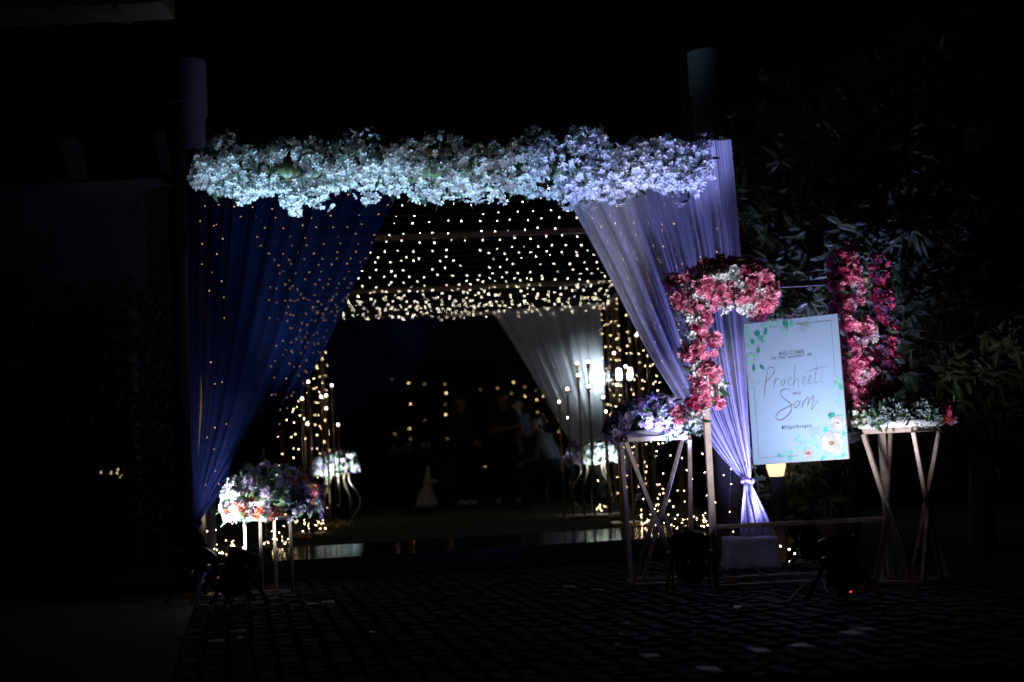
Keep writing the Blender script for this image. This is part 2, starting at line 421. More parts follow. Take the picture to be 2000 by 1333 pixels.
# far strings against the dark garden wall
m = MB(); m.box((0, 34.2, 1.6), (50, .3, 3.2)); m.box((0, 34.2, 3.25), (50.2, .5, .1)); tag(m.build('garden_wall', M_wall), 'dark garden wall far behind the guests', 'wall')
for k, px in enumerate((765, 797, 830, 868, 906, 940, 974, 1001, 1024, 1047, 1062, 1085)):
    Y = 33.6; top = at(px, U(722, 750), Y); bot = at(px + 8, U(850, 935) if px < 1000 else U(900, 960), Y); bot.x = top.x + U(-.05, .05)
    path = [top.lerp(bot, u) + Vector((U(-.04, .04), 0, 0)) for u in [q / 8 for q in range(9)]]
    light_string('garden_light_string', path, .27, 'one of the amber light strings hanging far behind the guests', 'string lights', 'amber strings on the garden wall', M_bulb_far, .02, .011, drop=1.2)

# ------------------------------------------------------------------ drapes
def drape(name, rows, Y, M, label, group, nf, seed, amp=.055, nu=420, nv=70, split=None):
    """rows: [(v, xL, zL, xR, zR)] in metres, top to bottom; pleats run from the rail to the tie"""
    rr = random.Random(seed)
    waves = [(fq, rr.uniform(0, 6.3), rr.uniform(.35, 1) * (nf * .4 / fq) ** .75) for fq in [nf * rr.uniform(.18, .5) for _ in range(4)] + [nf * rr.uniform(.6, 1.6) for _ in range(6)] + [nf * rr.uniform(2, 4.5) for _ in range(5)]]
    us = np.linspace(0, 1, nu + 1); F = sum(a * np.sin(2 * np.pi * fq * us + ph + 1.2 * np.sin(5 * us + ph)) for fq, ph, a in waves)
    F /= np.abs(F).max(); G = np.cumsum(.45 + np.abs(np.gradient(F)) / np.abs(np.gradient(F)).max()); G = (G - G[0]) / (G[-1] - G[0])
    V = np.array([r[0] for r in rows]); vs_ = np.linspace(0, 1, nv + 1)
    def smooth(k):
        c = [Vector((r[0], r[k], 0)) for r in rows]; cc = catmull(c, 10); return np.interp(vs_, [q.x for q in cc], [q.y for q in cc])
    xl, zl, xr, zr = [smooth(k) for k in (1, 2, 3, 4)]
    verts, faces = [], []
    for j in range(nv + 1):
        wdt = abs(xr[j] - xl[j]); A_ = min(amp, .012 + .05 * wdt) * (.55 + .45 * min(1, wdt))
        ug = .5 * us + .5 * G
        x = xl[j] + (xr[j] - xl[j]) * ug; z = zl[j] + (zr[j] - zl[j]) * ug
        y = Y(x) if callable(Y) else np.full_like(x, Y)
        wob = .012 * np.sin(9 * us + 6 * vs_[j] + seed)
        y = y + A_ * F + wob
        verts += list(zip(x.tolist(), y.tolist(), z.tolist()))
    n1 = nu + 1
    for j in range(nv):
        for i in range(nu): faces.append((j * n1 + i, j * n1 + i + 1, (j + 1) * n1 + i + 1, (j + 1) * n1 + i))
    return verts, faces
def px_rows(pts, Yf):
    """pts: [(pxL,pyL,pxR,pyR)] -> rows in metres at the drape's own plane"""
    out = []; n = len(pts)
    zs = []
    for a, b, c, d in pts:
        Lp, Rp = at(a, b, Yf[0]), at(c, d, Yf[1]); out.append([Lp.x, Lp.z, Rp.x, Rp.z])
    s = [0]
    for i in range(1, n): s.append(s[-1] + abs(out[i][3] - out[i - 1][3]) + .3 * abs(out[i][2] - out[i - 1][2]) + abs(out[i][1] - out[i - 1][1]))
    return [(s[i] / s[-1], *out[i]) for i in range(n)]
def make_drape(name, upper, lower, Yu, Mx, label, nf, seed, hem=None, amp=.055, nu=420):
    o = thing(name, (0, 0, 0), label, 'curtain')
    rows = px_rows(upper, Yu); yy = lambda x: np.interp(x, *zip(*sorted([(rows[0][1], Yu[0]), (rows[0][3], Yu[1])])))
    v, f = drape(name, rows, yy, Mx, label, None, nf, seed, amp, nu)
    MB().add(v, f).build('drape', Mx, o, smooth=True)
    rows2 = px_rows(lower, Yu); v, f = drape(name, rows2, yy, Mx, label, None, nf * .6, seed + 5, .05, nu // 2, 40)
    MB().add(v, f).build('hem', Mx, o, smooth=True)
    tl, tr = Vector(((rows[-1][1]), 0, rows[-1][2])), Vector((rows[-1][3], 0, rows[-1][4])); c = (tl + tr) / 2; c.y = float(yy(c.x))
    w_ = max((tr - tl).length / 2, .03) + .008
    ring = [c + Vector((w_ * math.cos(a), .045 * math.sin(a), .012 * math.sin(a * 2))) for a in [2 * math.pi * k / 20 for k in range(21)]]
    MB().tube(ring, .012, 6).build('tie_band', Mx, o, smooth=True)
    return o
make_drape('navy_drape', [(362, 292, 822, 292), (364, 345, 790, 355), (366, 410, 762, 408), (368, 570, 690, 570), (370, 700, 622, 712), (372, 810, 560, 820), (374, 890, 500, 900), (377, 965, 432, 973), (377, 1022, 396, 1024)],
           [(377, 1028, 396, 1030), (362, 1060, 412, 1060), (348, 1095, 430, 1100), (338, 1132, 446, 1135)], (10.42, 10.58), M_navy,
           'navy sheer curtain tied back at the left of the entrance', 30, 3, amp=.085)
make_drape('lavender_drape', [(1078, 300, 1428, 272), (1108, 385, 1438, 385), (1180, 520, 1447, 520), (1262, 680, 1455, 680), (1330, 790, 1460, 790), (1392, 872, 1465, 870), (1452, 940, 1468, 940)],
           [(1454, 946, 1468, 946), (1450, 985, 1488, 985), (1448, 1020, 1504, 1020), (1446, 1056, 1520, 1053)], (10.74, 10.77), M_lav,
           'pale lavender-lit sheer curtain tied back at the right of the entrance', 24, 11)
make_drape('far_white_drape', [(962, 608, 1172, 594), (1000, 668, 1176, 660), (1040, 735, 1179, 730), (1085, 815, 1183, 815), (1130, 885, 1186, 885), (1172, 935, 1189, 932)],
           [(1174, 938, 1189, 938), (1168, 965, 1196, 965), (1160, 996, 1206, 996)], (22.44, 22.44), M_farwhite,
           'white curtain tied back at the far end of the walkway', 22, 21, nu=300)
make_drape('far_navy_drape', [(628, 622, 868, 612), (630, 690, 830, 690), (634, 760, 786, 765), (638, 830, 745, 835), (642, 890, 700, 895), (645, 940, 664, 942)],
           [(645, 945, 664, 945), (636, 975, 676, 975), (628, 1003, 690, 1003)], (22.44, 22.44), M_navy,
           'dark navy curtain tied back at the far end of the walkway', 22, 31, nu=300)
# white cloth block under the right drape
c = gnd(1474, 1113); c.y += .17
bl = MB(); n = 14
wv, hv, dv = .19, .225, .17
bm = bmesh.new(); bmesh.ops.create_cube(bm, size=1); bmesh.ops.subdivide_edges(bm, edges=bm.edges[:], cuts=9, use_grid_fill=True)
for v in bm.verts:
    k = 1.08 - .14 * (v.co.z + .5)
    v.co = Vector((v.co.x * 2 * wv * k, v.co.y * 2 * dv * k, (v.co.z + .5) * hv))
    n_ = mnoise.noise_vector(v.co * 6) * .018 + mnoise.noise_vector(v.co * 16) * .006; v.co += Vector((n_.x, n_.y, n_.z * (.5 if v.co.z > .02 else 0)))
me = bpy.data.meshes.new('cloth_block'); bm.to_mesh(me); bm.free(); me.materials.append(M_cloth); me.polygons.foreach_set('use_smooth', [True] * len(me.polygons))
tag(link('cloth_block', me, None, (c.x, c.y, .004)), 'white cloth-covered weight block under the lavender curtain', 'block')

# ------------------------------------------------------------------ blossoms
def blossom_mesh(name, M, n=5, r=.026, cup=.5, ruffle=.3, wid=.95, layers=1, seed=0, mc=None):
    rr = random.Random(seed); m = MB()
    for L_ in range(layers):
        rl = r * (1 - .33 * L_); cp = cup + .55 * L_
        for i in range(n):
            a = 2 * math.pi * (i + .5 * L_) / n + rr.uniform(-.15, .15); h = math.pi / n * wid
            def P(f, da, dz=0): return (math.cos(a + da) * rl * f, math.sin(a + da) * rl * f, rl * (cp * f * f * .8 + dz) + .002 * L_)
            z = [rr.uniform(-ruffle, ruffle) * .5 for _ in range(5)]
            vs = [P(.08, 0), P(.55, -h * .85, z[0] * .5), P(.55, h * .85, z[1] * .5), P(.62, 0, -.1), P(.98, -h * .6, z[2]), P(1.0, h * .6, z[3]), P(1.05, 0, z[4] - .06)]
            m.add(vs, [(0, 1, 3), (0, 3, 2), (1, 4, 6, 3), (3, 6, 5, 2)])
    if mc: m.ball((0, 0, r * .12), r * .16, 5, 3, 1)
    return m.mesh(name, [M, mc] if mc else M)
def leaf_shape(L_=.07, W=.026, fold=.35, droop=.2):
    vs = []; fs = []
    for t, w_ in ((0, .12), (.3, .9), (.62, .8), (1, .0)):
        z = -droop * L_ * t * t
        vs += [(-W / 2 * w_, t * L_, z + fold * W * .5 * w_), (0, t * L_, z), (W / 2 * w_, t * L_, z + fold * W * .5 * w_)]
    for i in range(3):
        b = i * 3; fs += [(b, b + 1, b + 4, b + 3), (b + 1, b + 2, b + 5, b + 4)]
    return vs, fs
YEL = mat('stamen', (.5, .36, .08), .7)
BLM = {}
def bl(kind, v):
    k = (kind, v)
    if k not in BLM:
        spec = dict(white=(M_pw, 5, .027, .55, .5, 1.0, 1, None), whites=(M_pw, 5, .019, .4, .4, .9, 1, None), pink=(M_pp, 5, .031, .7, .7, 1.1, 2, None), deep=(M_pd, 5, .03, .7, .7, 1.1, 2, None),
                    lilac=(M_pl, 11, .027, .4, .25, .8, 2, YEL), violet=(M_pu, 10, .03, .5, .4, .9, 2, None), orange=(M_po, 9, .03, .6, .4, .9, 2, None), shady=(M_ps, 5, .024, .5, .5, 1.0, 1, None), cream=(M_pc, 5, .017, .4, .4, .9, 1, None),
                    whited=(M_pw, 10, .027, .35, .25, .8, 2, YEL))[kind]
        BLM[k] = blossom_mesh(kind + '_blossom', spec[0], spec[1], spec[2], spec[3], spec[4], spec[5], spec[6], v * 13 + len(kind), spec[7])
    return BLM[k]
def orient(nrm, spin):
    n = Vector(nrm).normalized(); return (n.to_track_quat('Z', 'Y').to_matrix() @ Matrix.Rotation(spin, 3, 'Z')).to_4x4()
def arrangement(parent, items, leaves, limit=280, lsize=1.0, leafmat=None):
    """items: [(pos, normal, scale, kind)]; nearest ones single blossoms, the rest one mass"""
    order = sorted(items, key=lambda it: it[0].y - .25 * max(-it[1].normalized().y, -.2))
    rest = {}
    for k, (p, nrm, sc, kind) in enumerate(order):
        nn = Vector(nrm).normalized() + Vector((U(-.55, .55), U(-.55, .55), U(-.55, .55)))
        Mx = Matrix.Translation(p) @ orient(nn, U(0, 6.28)) @ Matrix.Scale(sc * U(.82, 1.2), 4)
        me = bl(kind, random.randrange(4))
        if k < limit: link('blossom', me, parent, M=Mx)
        else:
            r_ = rest.setdefault(kind, (MB(), me.materials[:])); r_[0].add([Mx @ v.co for v in me.vertices], [tuple(q.vertices) for q in me.polygons])
            r_[0].mi[-len(me.polygons):] = [q.material_index for q in me.polygons]
    for kind, (mb, ms) in rest.items(): stuff(mb.build('blossoms', ms, parent))
    if leaves:
        lv, lf = leaf_shape(); m = MB()
        for p, nrm in leaves:
            nn = Vector(nrm).normalized() + Vector((U(-.7, .7), U(-.7, .7), U(-.7, .7)))
            Mx = Matrix.Translation(p) @ orient(nn, U(0, 6.28)) @ Matrix.Rotation(R(40), 4, 'X') @ Matrix.Scale(U(.7, 1.3) * lsize, 4)
            m.add([Mx @ Vector(v) for v in lv], lf)
        stuff(m.build('foliage', leafmat or M_leaf, parent))
def clump(c, nrm, r, n, kinds, items, leaves, sc=1.0, nl=2):
    nrm = Vector(nrm).normalized()
    for _ in range(n):
        d = Vector((random.gauss(0, 1), random.gauss(0, 1), random.gauss(0, 1))).normalized()
        if d.dot(nrm) < -.25: d = -d
        items.append((c + d * r * U(.75, 1.1), d * .8 + nrm * .5, sc, random.choice(kinds)))
    for _ in range(nl):
        d = Vector((random.gauss(0, 1), random.gauss(0, 1), random.gauss(0, 1))).normalized(); leaves.append((c + d * r * .9, d + nrm * .4))

# white garland along the top of the entrance
GA, GB = at(392, 335, 10.28), at(1380, 318, 10.6)
gl = thing('flower_garland', (GA + GB) / 2, 'thick garland of white blossoms along the top of the entrance', 'garland')
items, leaves = [], []
def gprof(s):       # bottom and top of the mass, metres from the axis
    bot = -.22 + .045 * math.sin(s * 23) + .035 * math.sin(s * 51 + 1) + .02 * math.sin(s * 97); top = .17 + .04 * math.sin(s * 17 + 2) + .03 * math.sin(s * 43)
    if s < .05: bot *= .45 + s * 11; top *= .5 + s * 10
    if s > .97: bot *= .8
    return bot, top
for i in range(275):
    s = (i + U(0, 1)) / 275; c0 = GA.lerp(GB, s); bo, to = gprof(s)
    h = U(0, 1) ** 1.35                       # the underside is packed, the crest thins out
    z = lerp(bo, to, h)
    dy = -.2 * math.sqrt(max(0, 1 - (2 * h - 1) ** 2)) * U(.75, 1.05) - .02
    c = c0 + Vector((0, dy, z)); nrm = Vector((U(-.4, .4), -1, -.9 + 1.3 * h))
    clump(c, nrm, U(.045, .075), random.randint(8, 13) if h < .75 else random.randint(5, 9), ['white'] * 3 + ['whites'], items, leaves, 1.0, 3)
for i in range(70):
    s = U(.02, .98); c0 = GA.lerp(GB, s); bo, to = gprof(s)
    clump(c0 + Vector((0, U(-.05, .15), lerp(bo, to, U(.0, .9)))), (0, .3, -.3), .06, 6, ['white'], items, leaves, 1, 4)
for i in range(40):
    s = U(.02, .98); c0 = GA.lerp(GB, s); bo, to = gprof(s)
    clump(c0 + Vector((0, U(-.12, .08), to + U(-.02, .05))), (0, -.5, 1), .035, random.randint(3, 6), ['whites', 'white'], items, leaves, .9, 3)
arrangement(gl, items, leaves, 295)
m = MB(); m.tube([GA.lerp(GB, k / 20) + Vector((0, .03, .02 * math.sin(k * 2.1))) for k in range(21)], .085, 8); m.build('foliage_core', M_leaf2, gl, smooth=True)

# ------------------------------------------------------------------ bronze sign frame with its flowers
pf = thing('sign_frame', gnd(1397, 1150), 'slim bronze stand frame with crossbar holding the welcome sign', 'frame')
bL, bR = gnd(1399, 1152), gnd(1741, 1134); bR.y = min(bR.y, 9.35); 
tL, tR = Vector((bL.x, bL.y, at(1352, 560, bL.y).z)), Vector((bR.x, bR.y, at(1352, 560, bL.y).z + .02))
def fbar(a, b, wd, name='rail'): MB().bar(a, b, wd).build(name, M_wood, pf, bevel=.003)
fbar(bL, tL, .042, 'post'); fbar(bR, tR, .042, 'post')
fdir = (bR - bL).normalized()
fbar(tL + fdir * .023 - Vector((0, 0, .021)), tR - fdir * .023 - Vector((0, 0, .021)), .036, 'top_rail')
zb = at(1560, 1022, (bL.y + bR.y) / 2).z
fbar(bL + fdir * .023 + Vector((0, 0, zb)), bR - fdir * .023 + Vector((0, 0, zb)), .03, 'cross_rail')
nb = Vector((-fdir.y, fdir.x, 0))
for s_, dd in ((0, .0), (1, .55)):
    fbar(bL + fdir * .03 + nb * (.03 + dd) + Vector((0, 0, .014)), bR - fdir * .03 + nb * (.03 + dd) + Vector((0, 0, .014)), .026, 'foot_rail')

def path_flowers(pts, kinds_at, n, rad, items, leaves, bias=(0, -1, 0), nbl=9, sc=1.0):
    P = catmull(pts, 12); L_ = len(P)
    for i in range(n):
        s = U(0, 1); c = P[min(int(s * (L_ - 1)), L_ - 1)]
        a = U(0, 6.28); rr_ = rad * math.sqrt(U(.05, 1)); off = Vector((math.cos(a) * rr_, -abs(math.sin(a)) * rr_ * .8 + .25 * rr_, U(-rad, rad) * .6))
        if random.random() < .5: off = Vector((off.x * .4, off.y, math.cos(a) * rr_))
        clump(c + off, off.normalized() * .6 + Vector(bias) * .8, U(.032, .055), random.randint(nbl - 3, nbl + 3), kinds_at(s), items, leaves, sc, 2)
YF = bL.y - .06
fa = thing('pink_flower_swag', at(1352, 700, YF), 'pink and white flower swag over the left corner of the sign frame', 'flowers')
items, leaves = [], []
def kL(s):
    x = random.random()
    if x < .42: return ['pink', 'pink', 'pink']
    if x < .50: return ['deep', 'pink']
    if x < .86: return ['white', 'white', 'whites']
    return ['cream', 'whites']
path_flowers([at(1368, 792, YF), at(1362, 715, YF), at(1350, 630, YF), at(1352, 570, YF), at(1390, 556, YF), at(1440, 560, YF), at(1492, 560, YF)], kL, 140, .15, items, leaves, (0, -1, -.15))
path_flowers([at(1335, 545, YF), at(1400, 535, YF), at(1475, 525, YF)], lambda s: ['deep', 'deep', 'pink', 'cream'], 20, .08, items, leaves, (0, -.6, .8))
path_flowers([at(1440, 590, YF), at(1480, 592, YF), at(1500, 580, YF)], lambda s: random.choice([['pink'], ['pink', 'pink'], ['white']]), 18, .1, items, leaves, (0, -1, -.4))
arrangement(fa, items, leaves, 295, 1.1, M_leaf)
YR = bR.y - .05
fb = thing('pink_flower_column', at(1665, 700, YR), 'pink flower column running down the right post beside the sign', 'flowers')
items, leaves = [], []
def kR(s):
    x = random.random()
    if .30 < s < .62 and x < .35: return ['lilac', 'whites']
    if s > .62: return ['lilac', 'pink', 'deep']
    return ['pink', 'pink', 'deep'] if x < .8 else ['lilac', 'cream']
path_flowers([at(1690, 772, YR), at(1672, 700, YR), at(1664, 640, YR), at(1658, 570, YR), at(1654, 520, YR)], kR, 66, .125, items, leaves, (-.7, -.8, -.2))
path_flowers([at(1736, 765, YR + .02), at(1722, 650, YR + .02), at(1712, 560, YR + .02), at(1706, 520, YR + .02)], lambda s: ['deep', 'deep', 'violet'], 40, .10, items, leaves, (.95, .1, .1))  # outer side's shade put into colour by darker kinds, turned away from the lamp
arrangement(fb, items, leaves, 250, 1.1)

# ------------------------------------------------------------------ welcome sign
ctr = at(1553, 762, 8.98)
SW, SH = .61, .905
Zs = CAM_M.to_3x3() @ Vector((0, 0, 1))
yaw, tilt, lean = R(-27), R(-1.4), R(-2)
SM = Matrix.Translation(ctr) @ Euler((0, 0, yaw)).to_matrix().to_4x4() @ Matrix.Rotation(tilt, 4, 'Y') @ Matrix.Rotation(R(90) + lean, 4, 'X')
# local frame: x right, y up, z towards the viewer
sg = bpy.data.objects.new('welcome_sign', None); COL.objects.link(sg); sg.matrix_world = SM; PM[sg.name] = SM.copy()
tag(sg, 'pale blue-white welcome board with leaf and rose print hanging in the frame', 'sign')
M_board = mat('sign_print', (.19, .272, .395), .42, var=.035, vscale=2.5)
M_edge = mat('sign_edge', (.16, .09, .07), .6)
def sbuild(mb, name, M, parent=sg, kind=None):
    o = link(name, mb.mesh(name, M), parent, M=SM)
    if kind: o['kind'] = kind
    return o
sbuild(MB().box((0, 0, -.014), (SW + .004, SH + .004, .022)), 'backing_board', M_edge)
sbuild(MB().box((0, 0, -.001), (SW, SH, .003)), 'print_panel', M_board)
ZC = [(98, 148), (757, 72), (188, 1282), (875, 1248)]
def inv(px, py):
    u = v = .5
    for _ in range(12):
        X = [ZC[0][k] * (1 - u) * (1 - v) + ZC[1][k] * u * (1 - v) + ZC[2][k] * (1 - u) * v + ZC[3][k] * u * v for k in (0, 1)]
        du = [(ZC[1][k] - ZC[0][k]) * (1 - v) + (ZC[3][k] - ZC[2][k]) * v for k in (0, 1)]
        dv = [(ZC[2][k] - ZC[0][k]) * (1 - u) + (ZC[3][k] - ZC[1][k]) * u for k in (0, 1)]
        e = (px - X[0], py - X[1]); det = du[0] * dv[1] - du[1] * dv[0]
        u += (e[0] * dv[1] - e[1] * dv[0]) / det; v += (du[0] * e[1] - du[1] * e[0]) / det
    return (u - .5) * SW, (.5 - v) * SH
def ribbon(mb, P, wd, z, taper=False):
    n = len(P)
    vs = []
    for i, p in enumerate(P):
        t = (P[min(i + 1, n - 1)] - P[max(i - 1, 0)]); t = t.normalized() if t.length > 0 else Vector((1, 0, 0)); nn = Vector((-t.y, t.x, 0))
        w_ = wd * (1 if not taper else .45 + .55 * math.sin(math.pi * min(max(i / max(n - 1, 1), .08), .92)))
        vs += [Vector((p.x, p.y, z)) + nn * w_ / 2, Vector((p.x, p.y, z)) - nn * w_ / 2]
    mb.add(vs, [(2 * i, 2 * i + 1, 2 * i + 3, 2 * i + 2) for i in range(n - 1)])
def zpath(pts, n=8): return catmull([Vector((*inv(*p), 0)) for p in pts], n)
M_ink = mat('grey_ink', (.03, .035, .045), .5)
M_script = mat('bronze_foil', (.13, .115, .105), .4, metal=.3)
M_line = mat('frame_line', (.10, .09, .09), .5)
mb = MB()
for strk, wd in (([(262, 744), (262, 690), (268, 620), (274, 570), (282, 528)], .0062),
                 ([(268, 528), (292, 506), (322, 508), (328, 535), (312, 570), (284, 604), (264, 616)], .0042),
                 ([(336, 588), (332, 625), (328, 666)], .0046), ([(330, 640), (340, 612), (356, 594), (366, 604)], .0036),
                 ([(404, 598), (388, 602), (378, 630), (384, 652), (398, 640), (408, 606), (406, 634), (418, 650)], .0036),
                 ([(454, 592), (438, 598), (430, 624), (438, 648), (458, 640)], .0036),
                 ([(479, 482), (474, 560), (468, 640), (466, 660)], .0042), ([(468, 645), (482, 608), (498, 594), (504, 614), (502, 650), (512, 676)], .0036),
                 ([(524, 628), (546, 612), (552, 592), (542, 582), (530, 604), (532, 634), (548, 646), (564, 630)], .0034),
                 ([(566, 625), (588, 606), (594, 586), (584, 576), (572, 600), (574, 630), (590, 640), (608, 622)], .0034),
                 ([(630, 476), (624, 545), (619, 606), (624, 634), (640, 626)], .0040), ([(556, 548), (602, 528), (652, 511), (700, 500)], .0030),
                 ([(666, 590), (663, 620), (672, 638)], .0038), ([(670, 566), (673, 562)], .0042)):
    ribbon(mb, zpath(strk), wd * .66, .0022, True)
sbuild(mb, 'upper_script_name', M_script)
mb = MB()
for strk, wd in (([(446, 692), (426, 679), (396, 685), (377, 706), (386, 738), (414, 768), (444, 794), (459, 824), (454, 862), (430, 896), (400, 920), (370, 929), (350, 916), (348, 890), (368, 864), (400, 842), (440, 822), (474, 802)], .0062),
                 ([(512, 776), (492, 784), (478, 810), (482, 834), (498, 824), (514, 792), (520, 776), (516, 810), (526, 832)], .0048),
                 ([(542, 772), (537, 812), (533, 838)], .0052), ([(535, 822), (552, 780), (572, 750), (578, 760), (574, 800), (570, 828)], .0046),
                 ([(572, 815), (590, 772), (610, 742), (616, 752), (608, 800), (600, 852)], .0046), ([(600, 852), (620, 822), (648, 770)], .0036)):
    ribbon(mb, zpath(strk), wd * .82, .0022, True)
sbuild(mb, 'lower_script_name', M_script)
# small serif capitals as strokes in a unit box
ar = lambda cx, cy, rx, ry, a0, a1, n=10: [(cx + rx * math.cos(R(a0 + (a1 - a0) * k / n)), cy + ry * math.sin(R(a0 + (a1 - a0) * k / n))) for k in range(n + 1)]
GL = {'W': ([[(0, 1), (.25, 0), (.5, .9), (.75, 0), (1, 1)]], 1.1), 'E': ([[(.1, 0), (.1, 1)], [(.1, 1), (.85, 1), (.85, .82)], [(.1, .52), (.65, .52)], [(.1, 0), (.9, 0), (.9, .2)]], .75),
      'L': ([[(.1, 1), (.1, 0)], [(0, 1), (.3, 1)], [(.1, 0), (.9, 0), (.9, .22)]], .7), 'C': ([ar(.52, .5, .46, .52, 45, 315)], .85), 'O': ([ar(.5, .5, .47, .52, 0, 360, 16)], .95),
      'M': ([[(.05, 0), (.12, 1), (.5, .1), (.88, 1), (.95, 0)], [(-.05, 0), (.18, 0)], [(.82, 0), (1.05, 0)]], 1.05), 'T': ([[(0, .82), (0, 1), (1, 1), (1, .82)], [(.5, 1), (.5, 0)], [(.35, 0), (.65, 0)]], .8),
      'H': ([[(.1, 0), (.1, 1)], [(.9, 0), (.9, 1)], [(.1, .5), (.9, .5)], [(0, 1), (.22, 1)], [(.78, 1), (1, 1)], [(0, 0), (.22, 0)], [(.78, 0), (1, 0)]], .95),
      'S': ([ar(.5, .75, .38, .25, 30, 250, 10) + ar(.5, .25, .4, .26, 70, -150, 10)], .68), 'A': ([[(0, 0), (.5, 1), (1, 0)], [(.2, .38), (.8, .38)], [(-.08, 0), (.14, 0)], [(.86, 0), (1.08, 0)]], .9),
      'N': ([[(.08, 0), (.08, 1), (.92, 0), (.92, 1)], [(-.02, 0), (.2, 0)], [(.8, 1), (1.04, 1)]], .95), 'G': ([ar(.5, .5, .46, .52, 45, 330) + [(.92, .45), (.62, .45)]], .92),
      'F': ([[(.1, 0), (.1, 1), (.9, 1), (.9, .8)], [(.1, .52), (.65, .52)], [(0, 0), (.28, 0)]], .7), 'D': ([[(.1, 0), (.1, 1), (.45, 1)] + ar(.45, .5, .45, .5, 90, -90) + [(.1, 0)]], .92),
      'P': ([[(.12, 0), (.12, 1), (.5, 1)] + ar(.5, .75, .38, .25, 90, -90) + [(.12, .5)], [(0, 0), (.3, 0)]], .72), '#': ([[(.3, 0), (.45, 1)], [(.62, 0), (.77, 1)], [(.08, .33), (.95, .33)], [(.12, .67), (1, .67)]], .75),
      'g': ([ar(.42, .42, .3, .26, 0, 360, 14), [(.62, .62), (.85, .7)], [(.4, .16), (.72, .02)] + ar(.45, -.12, .34, .18, 20, -330, 12)], .68), 'o': ([ar(.42, .33, .38, .34, 0, 360, 14)], .66),
      't': ([[(.35, .9), (.35, .15), (.5, 0), (.72, .08)], [(.1, .66), (.66, .66)]], .5), 'h': ([[(.15, 1), (.15, 0)], [(.15, .45), (.35, .66), (.6, .66), (.72, .5), (.72, 0)], [(.02, 0), (.28, 0)], [(.6, 0), (.86, 0)]], .7),
      'i': ([[(.25, .66), (.25, 0)], [(.08, 0), (.42, 0)], [(.22, .88), (.28, .92)]], .36), 'n': ([[(.15, .66), (.15, 0)], [(.15, .45), (.35, .66), (.6, .66), (.72, .5), (.72, 0)], [(.02, 0), (.28, 0)], [(.6, 0), (.86, 0)]], .7),
      'e': ([[(.08, .36), (.72, .36)] + ar(.4, .34, .34, .33, 5, 320, 14)], .62), 'd': ([ar(.36, .33, .32, .33, 30, 330, 14), [(.66, 1), (.66, 0), (.82, 0)]], .72), ' ': ([], .5)}
def text(s, p0, p1, hpx, wd, name):
    a, b = Vector((*inv(*p0), 0)), Vector((*inv(*p1), 0)); hh = abs(inv(p0[0], p0[1] - hpx)[1] - a.y)
    d = (b - a); Ltot = d.length; d.normalize(); up = Vector((-d.y, d.x, 0)); gap = .32
    tot = sum(GL[c][1] + gap for c in s) - gap; k = Ltot / tot; x = 0; mb = MB()
    for c in s:
        for strk in GL[c][0]:
            P = [a + d * ((x + q[0] * GL[c][1]) * k) + up * (q[1] * hh) for q in strk]
            Q = [P[0]]
            for i in range(1, len(P)):
                Q += [P[i - 1].lerp(P[i], .5), P[i]]
            for i in range(len(P) - 1):
                vert = abs((P[i + 1] - P[i]).dot(up)) > abs((P[i + 1] - P[i]).dot(d)) * 1.2
                e = (P[i + 1] - P[i]).normalized() * wd * .3
                ribbon(mb, [P[i] - e, P[i + 1] + e], wd * (1.25 if vert else .8), .0022 + .00002 * i)
        x += GL[c][1] + gap
    sbuild(mb, name, M_ink)
text('WELCOME', (358, 405), (536, 388), 24, .0024, 'lettering')
text('TO THE SANGEET OF', (306, 441), (592, 412), 17, .0019, 'lettering')
text('AND', (466, 727), (524, 722), 19, .0018, 'lettering')
text('#PSgothinged', (391, 1002), (606, 990), 26, .0024, 'lettering')
mb = MB()
for pth in ([(476, 151), (718, 128), (757, 574)], [(182, 656), (228, 1229), (512, 1216)], [(612, 90), (617, 142)]):
    for a, b in zip(pth, pth[1:]): ribbon(mb, [Vector((*inv(*a), 0)), Vector((*inv(*b), 0))], .0022, .0016)
sbuild(mb, 'border_line', M_line)
# printed leaves
M_tl = mat('print_teal', (.015, .15, .13), .5, var=.35, vscale=60)
M_tm = mat('print_mint', (.05, .25, .22), .5, var=.25, vscale=60)
M_tp = mat('print_pale_mint', (.12, .30, .29), .5, var=.12, vscale=50)
M_sp = mat('print_sprig', (.20, .27, .24), .5)
M_cr = mat('print_rose_cream', (.27, .29, .31), .5, var=.06, vscale=40)
M_cr2 = mat('print_rose_shadow', (.22, .23, .23), .5, var=.1, vscale=40)
M_ro = mat('print_rose_line', (.12, .11, .08), .5)
M_gd = mat('print_rose_heart', (.16, .115, .05), .5, var=.4, vscale=90)
M_rd = mat('print_bud', (.20, .07, .07), .5, var=.3, vscale=70)
def pleaf(px, py, ln, wd, ang, M, z=.0017):
    mb = MB(); c = Vector((*inv(px, py), 0)); s_ = SH / 1130; a = R(ang); ux = Vector((math.cos(a), math.sin(a), 0)); uy = Vector((-ux.y, ux.x, 0)); vs = []
    n = 16
    for k in range(n):
        t = 2 * math.pi * k / n; r_ = (1 + .12 * math.cos(t) ** 3); vs.append(c + ux * (ln / 2 * s_ * math.cos(t) * r_) + uy * (wd / 2 * s_ * math.sin(t) * (1 - .35 * max(0, math.cos(t)) ** 2)) + Vector((0, 0, z)))
    mb.add(vs, [tuple(range(n))])
    sbuild(mb, 'printed_leaf', M)
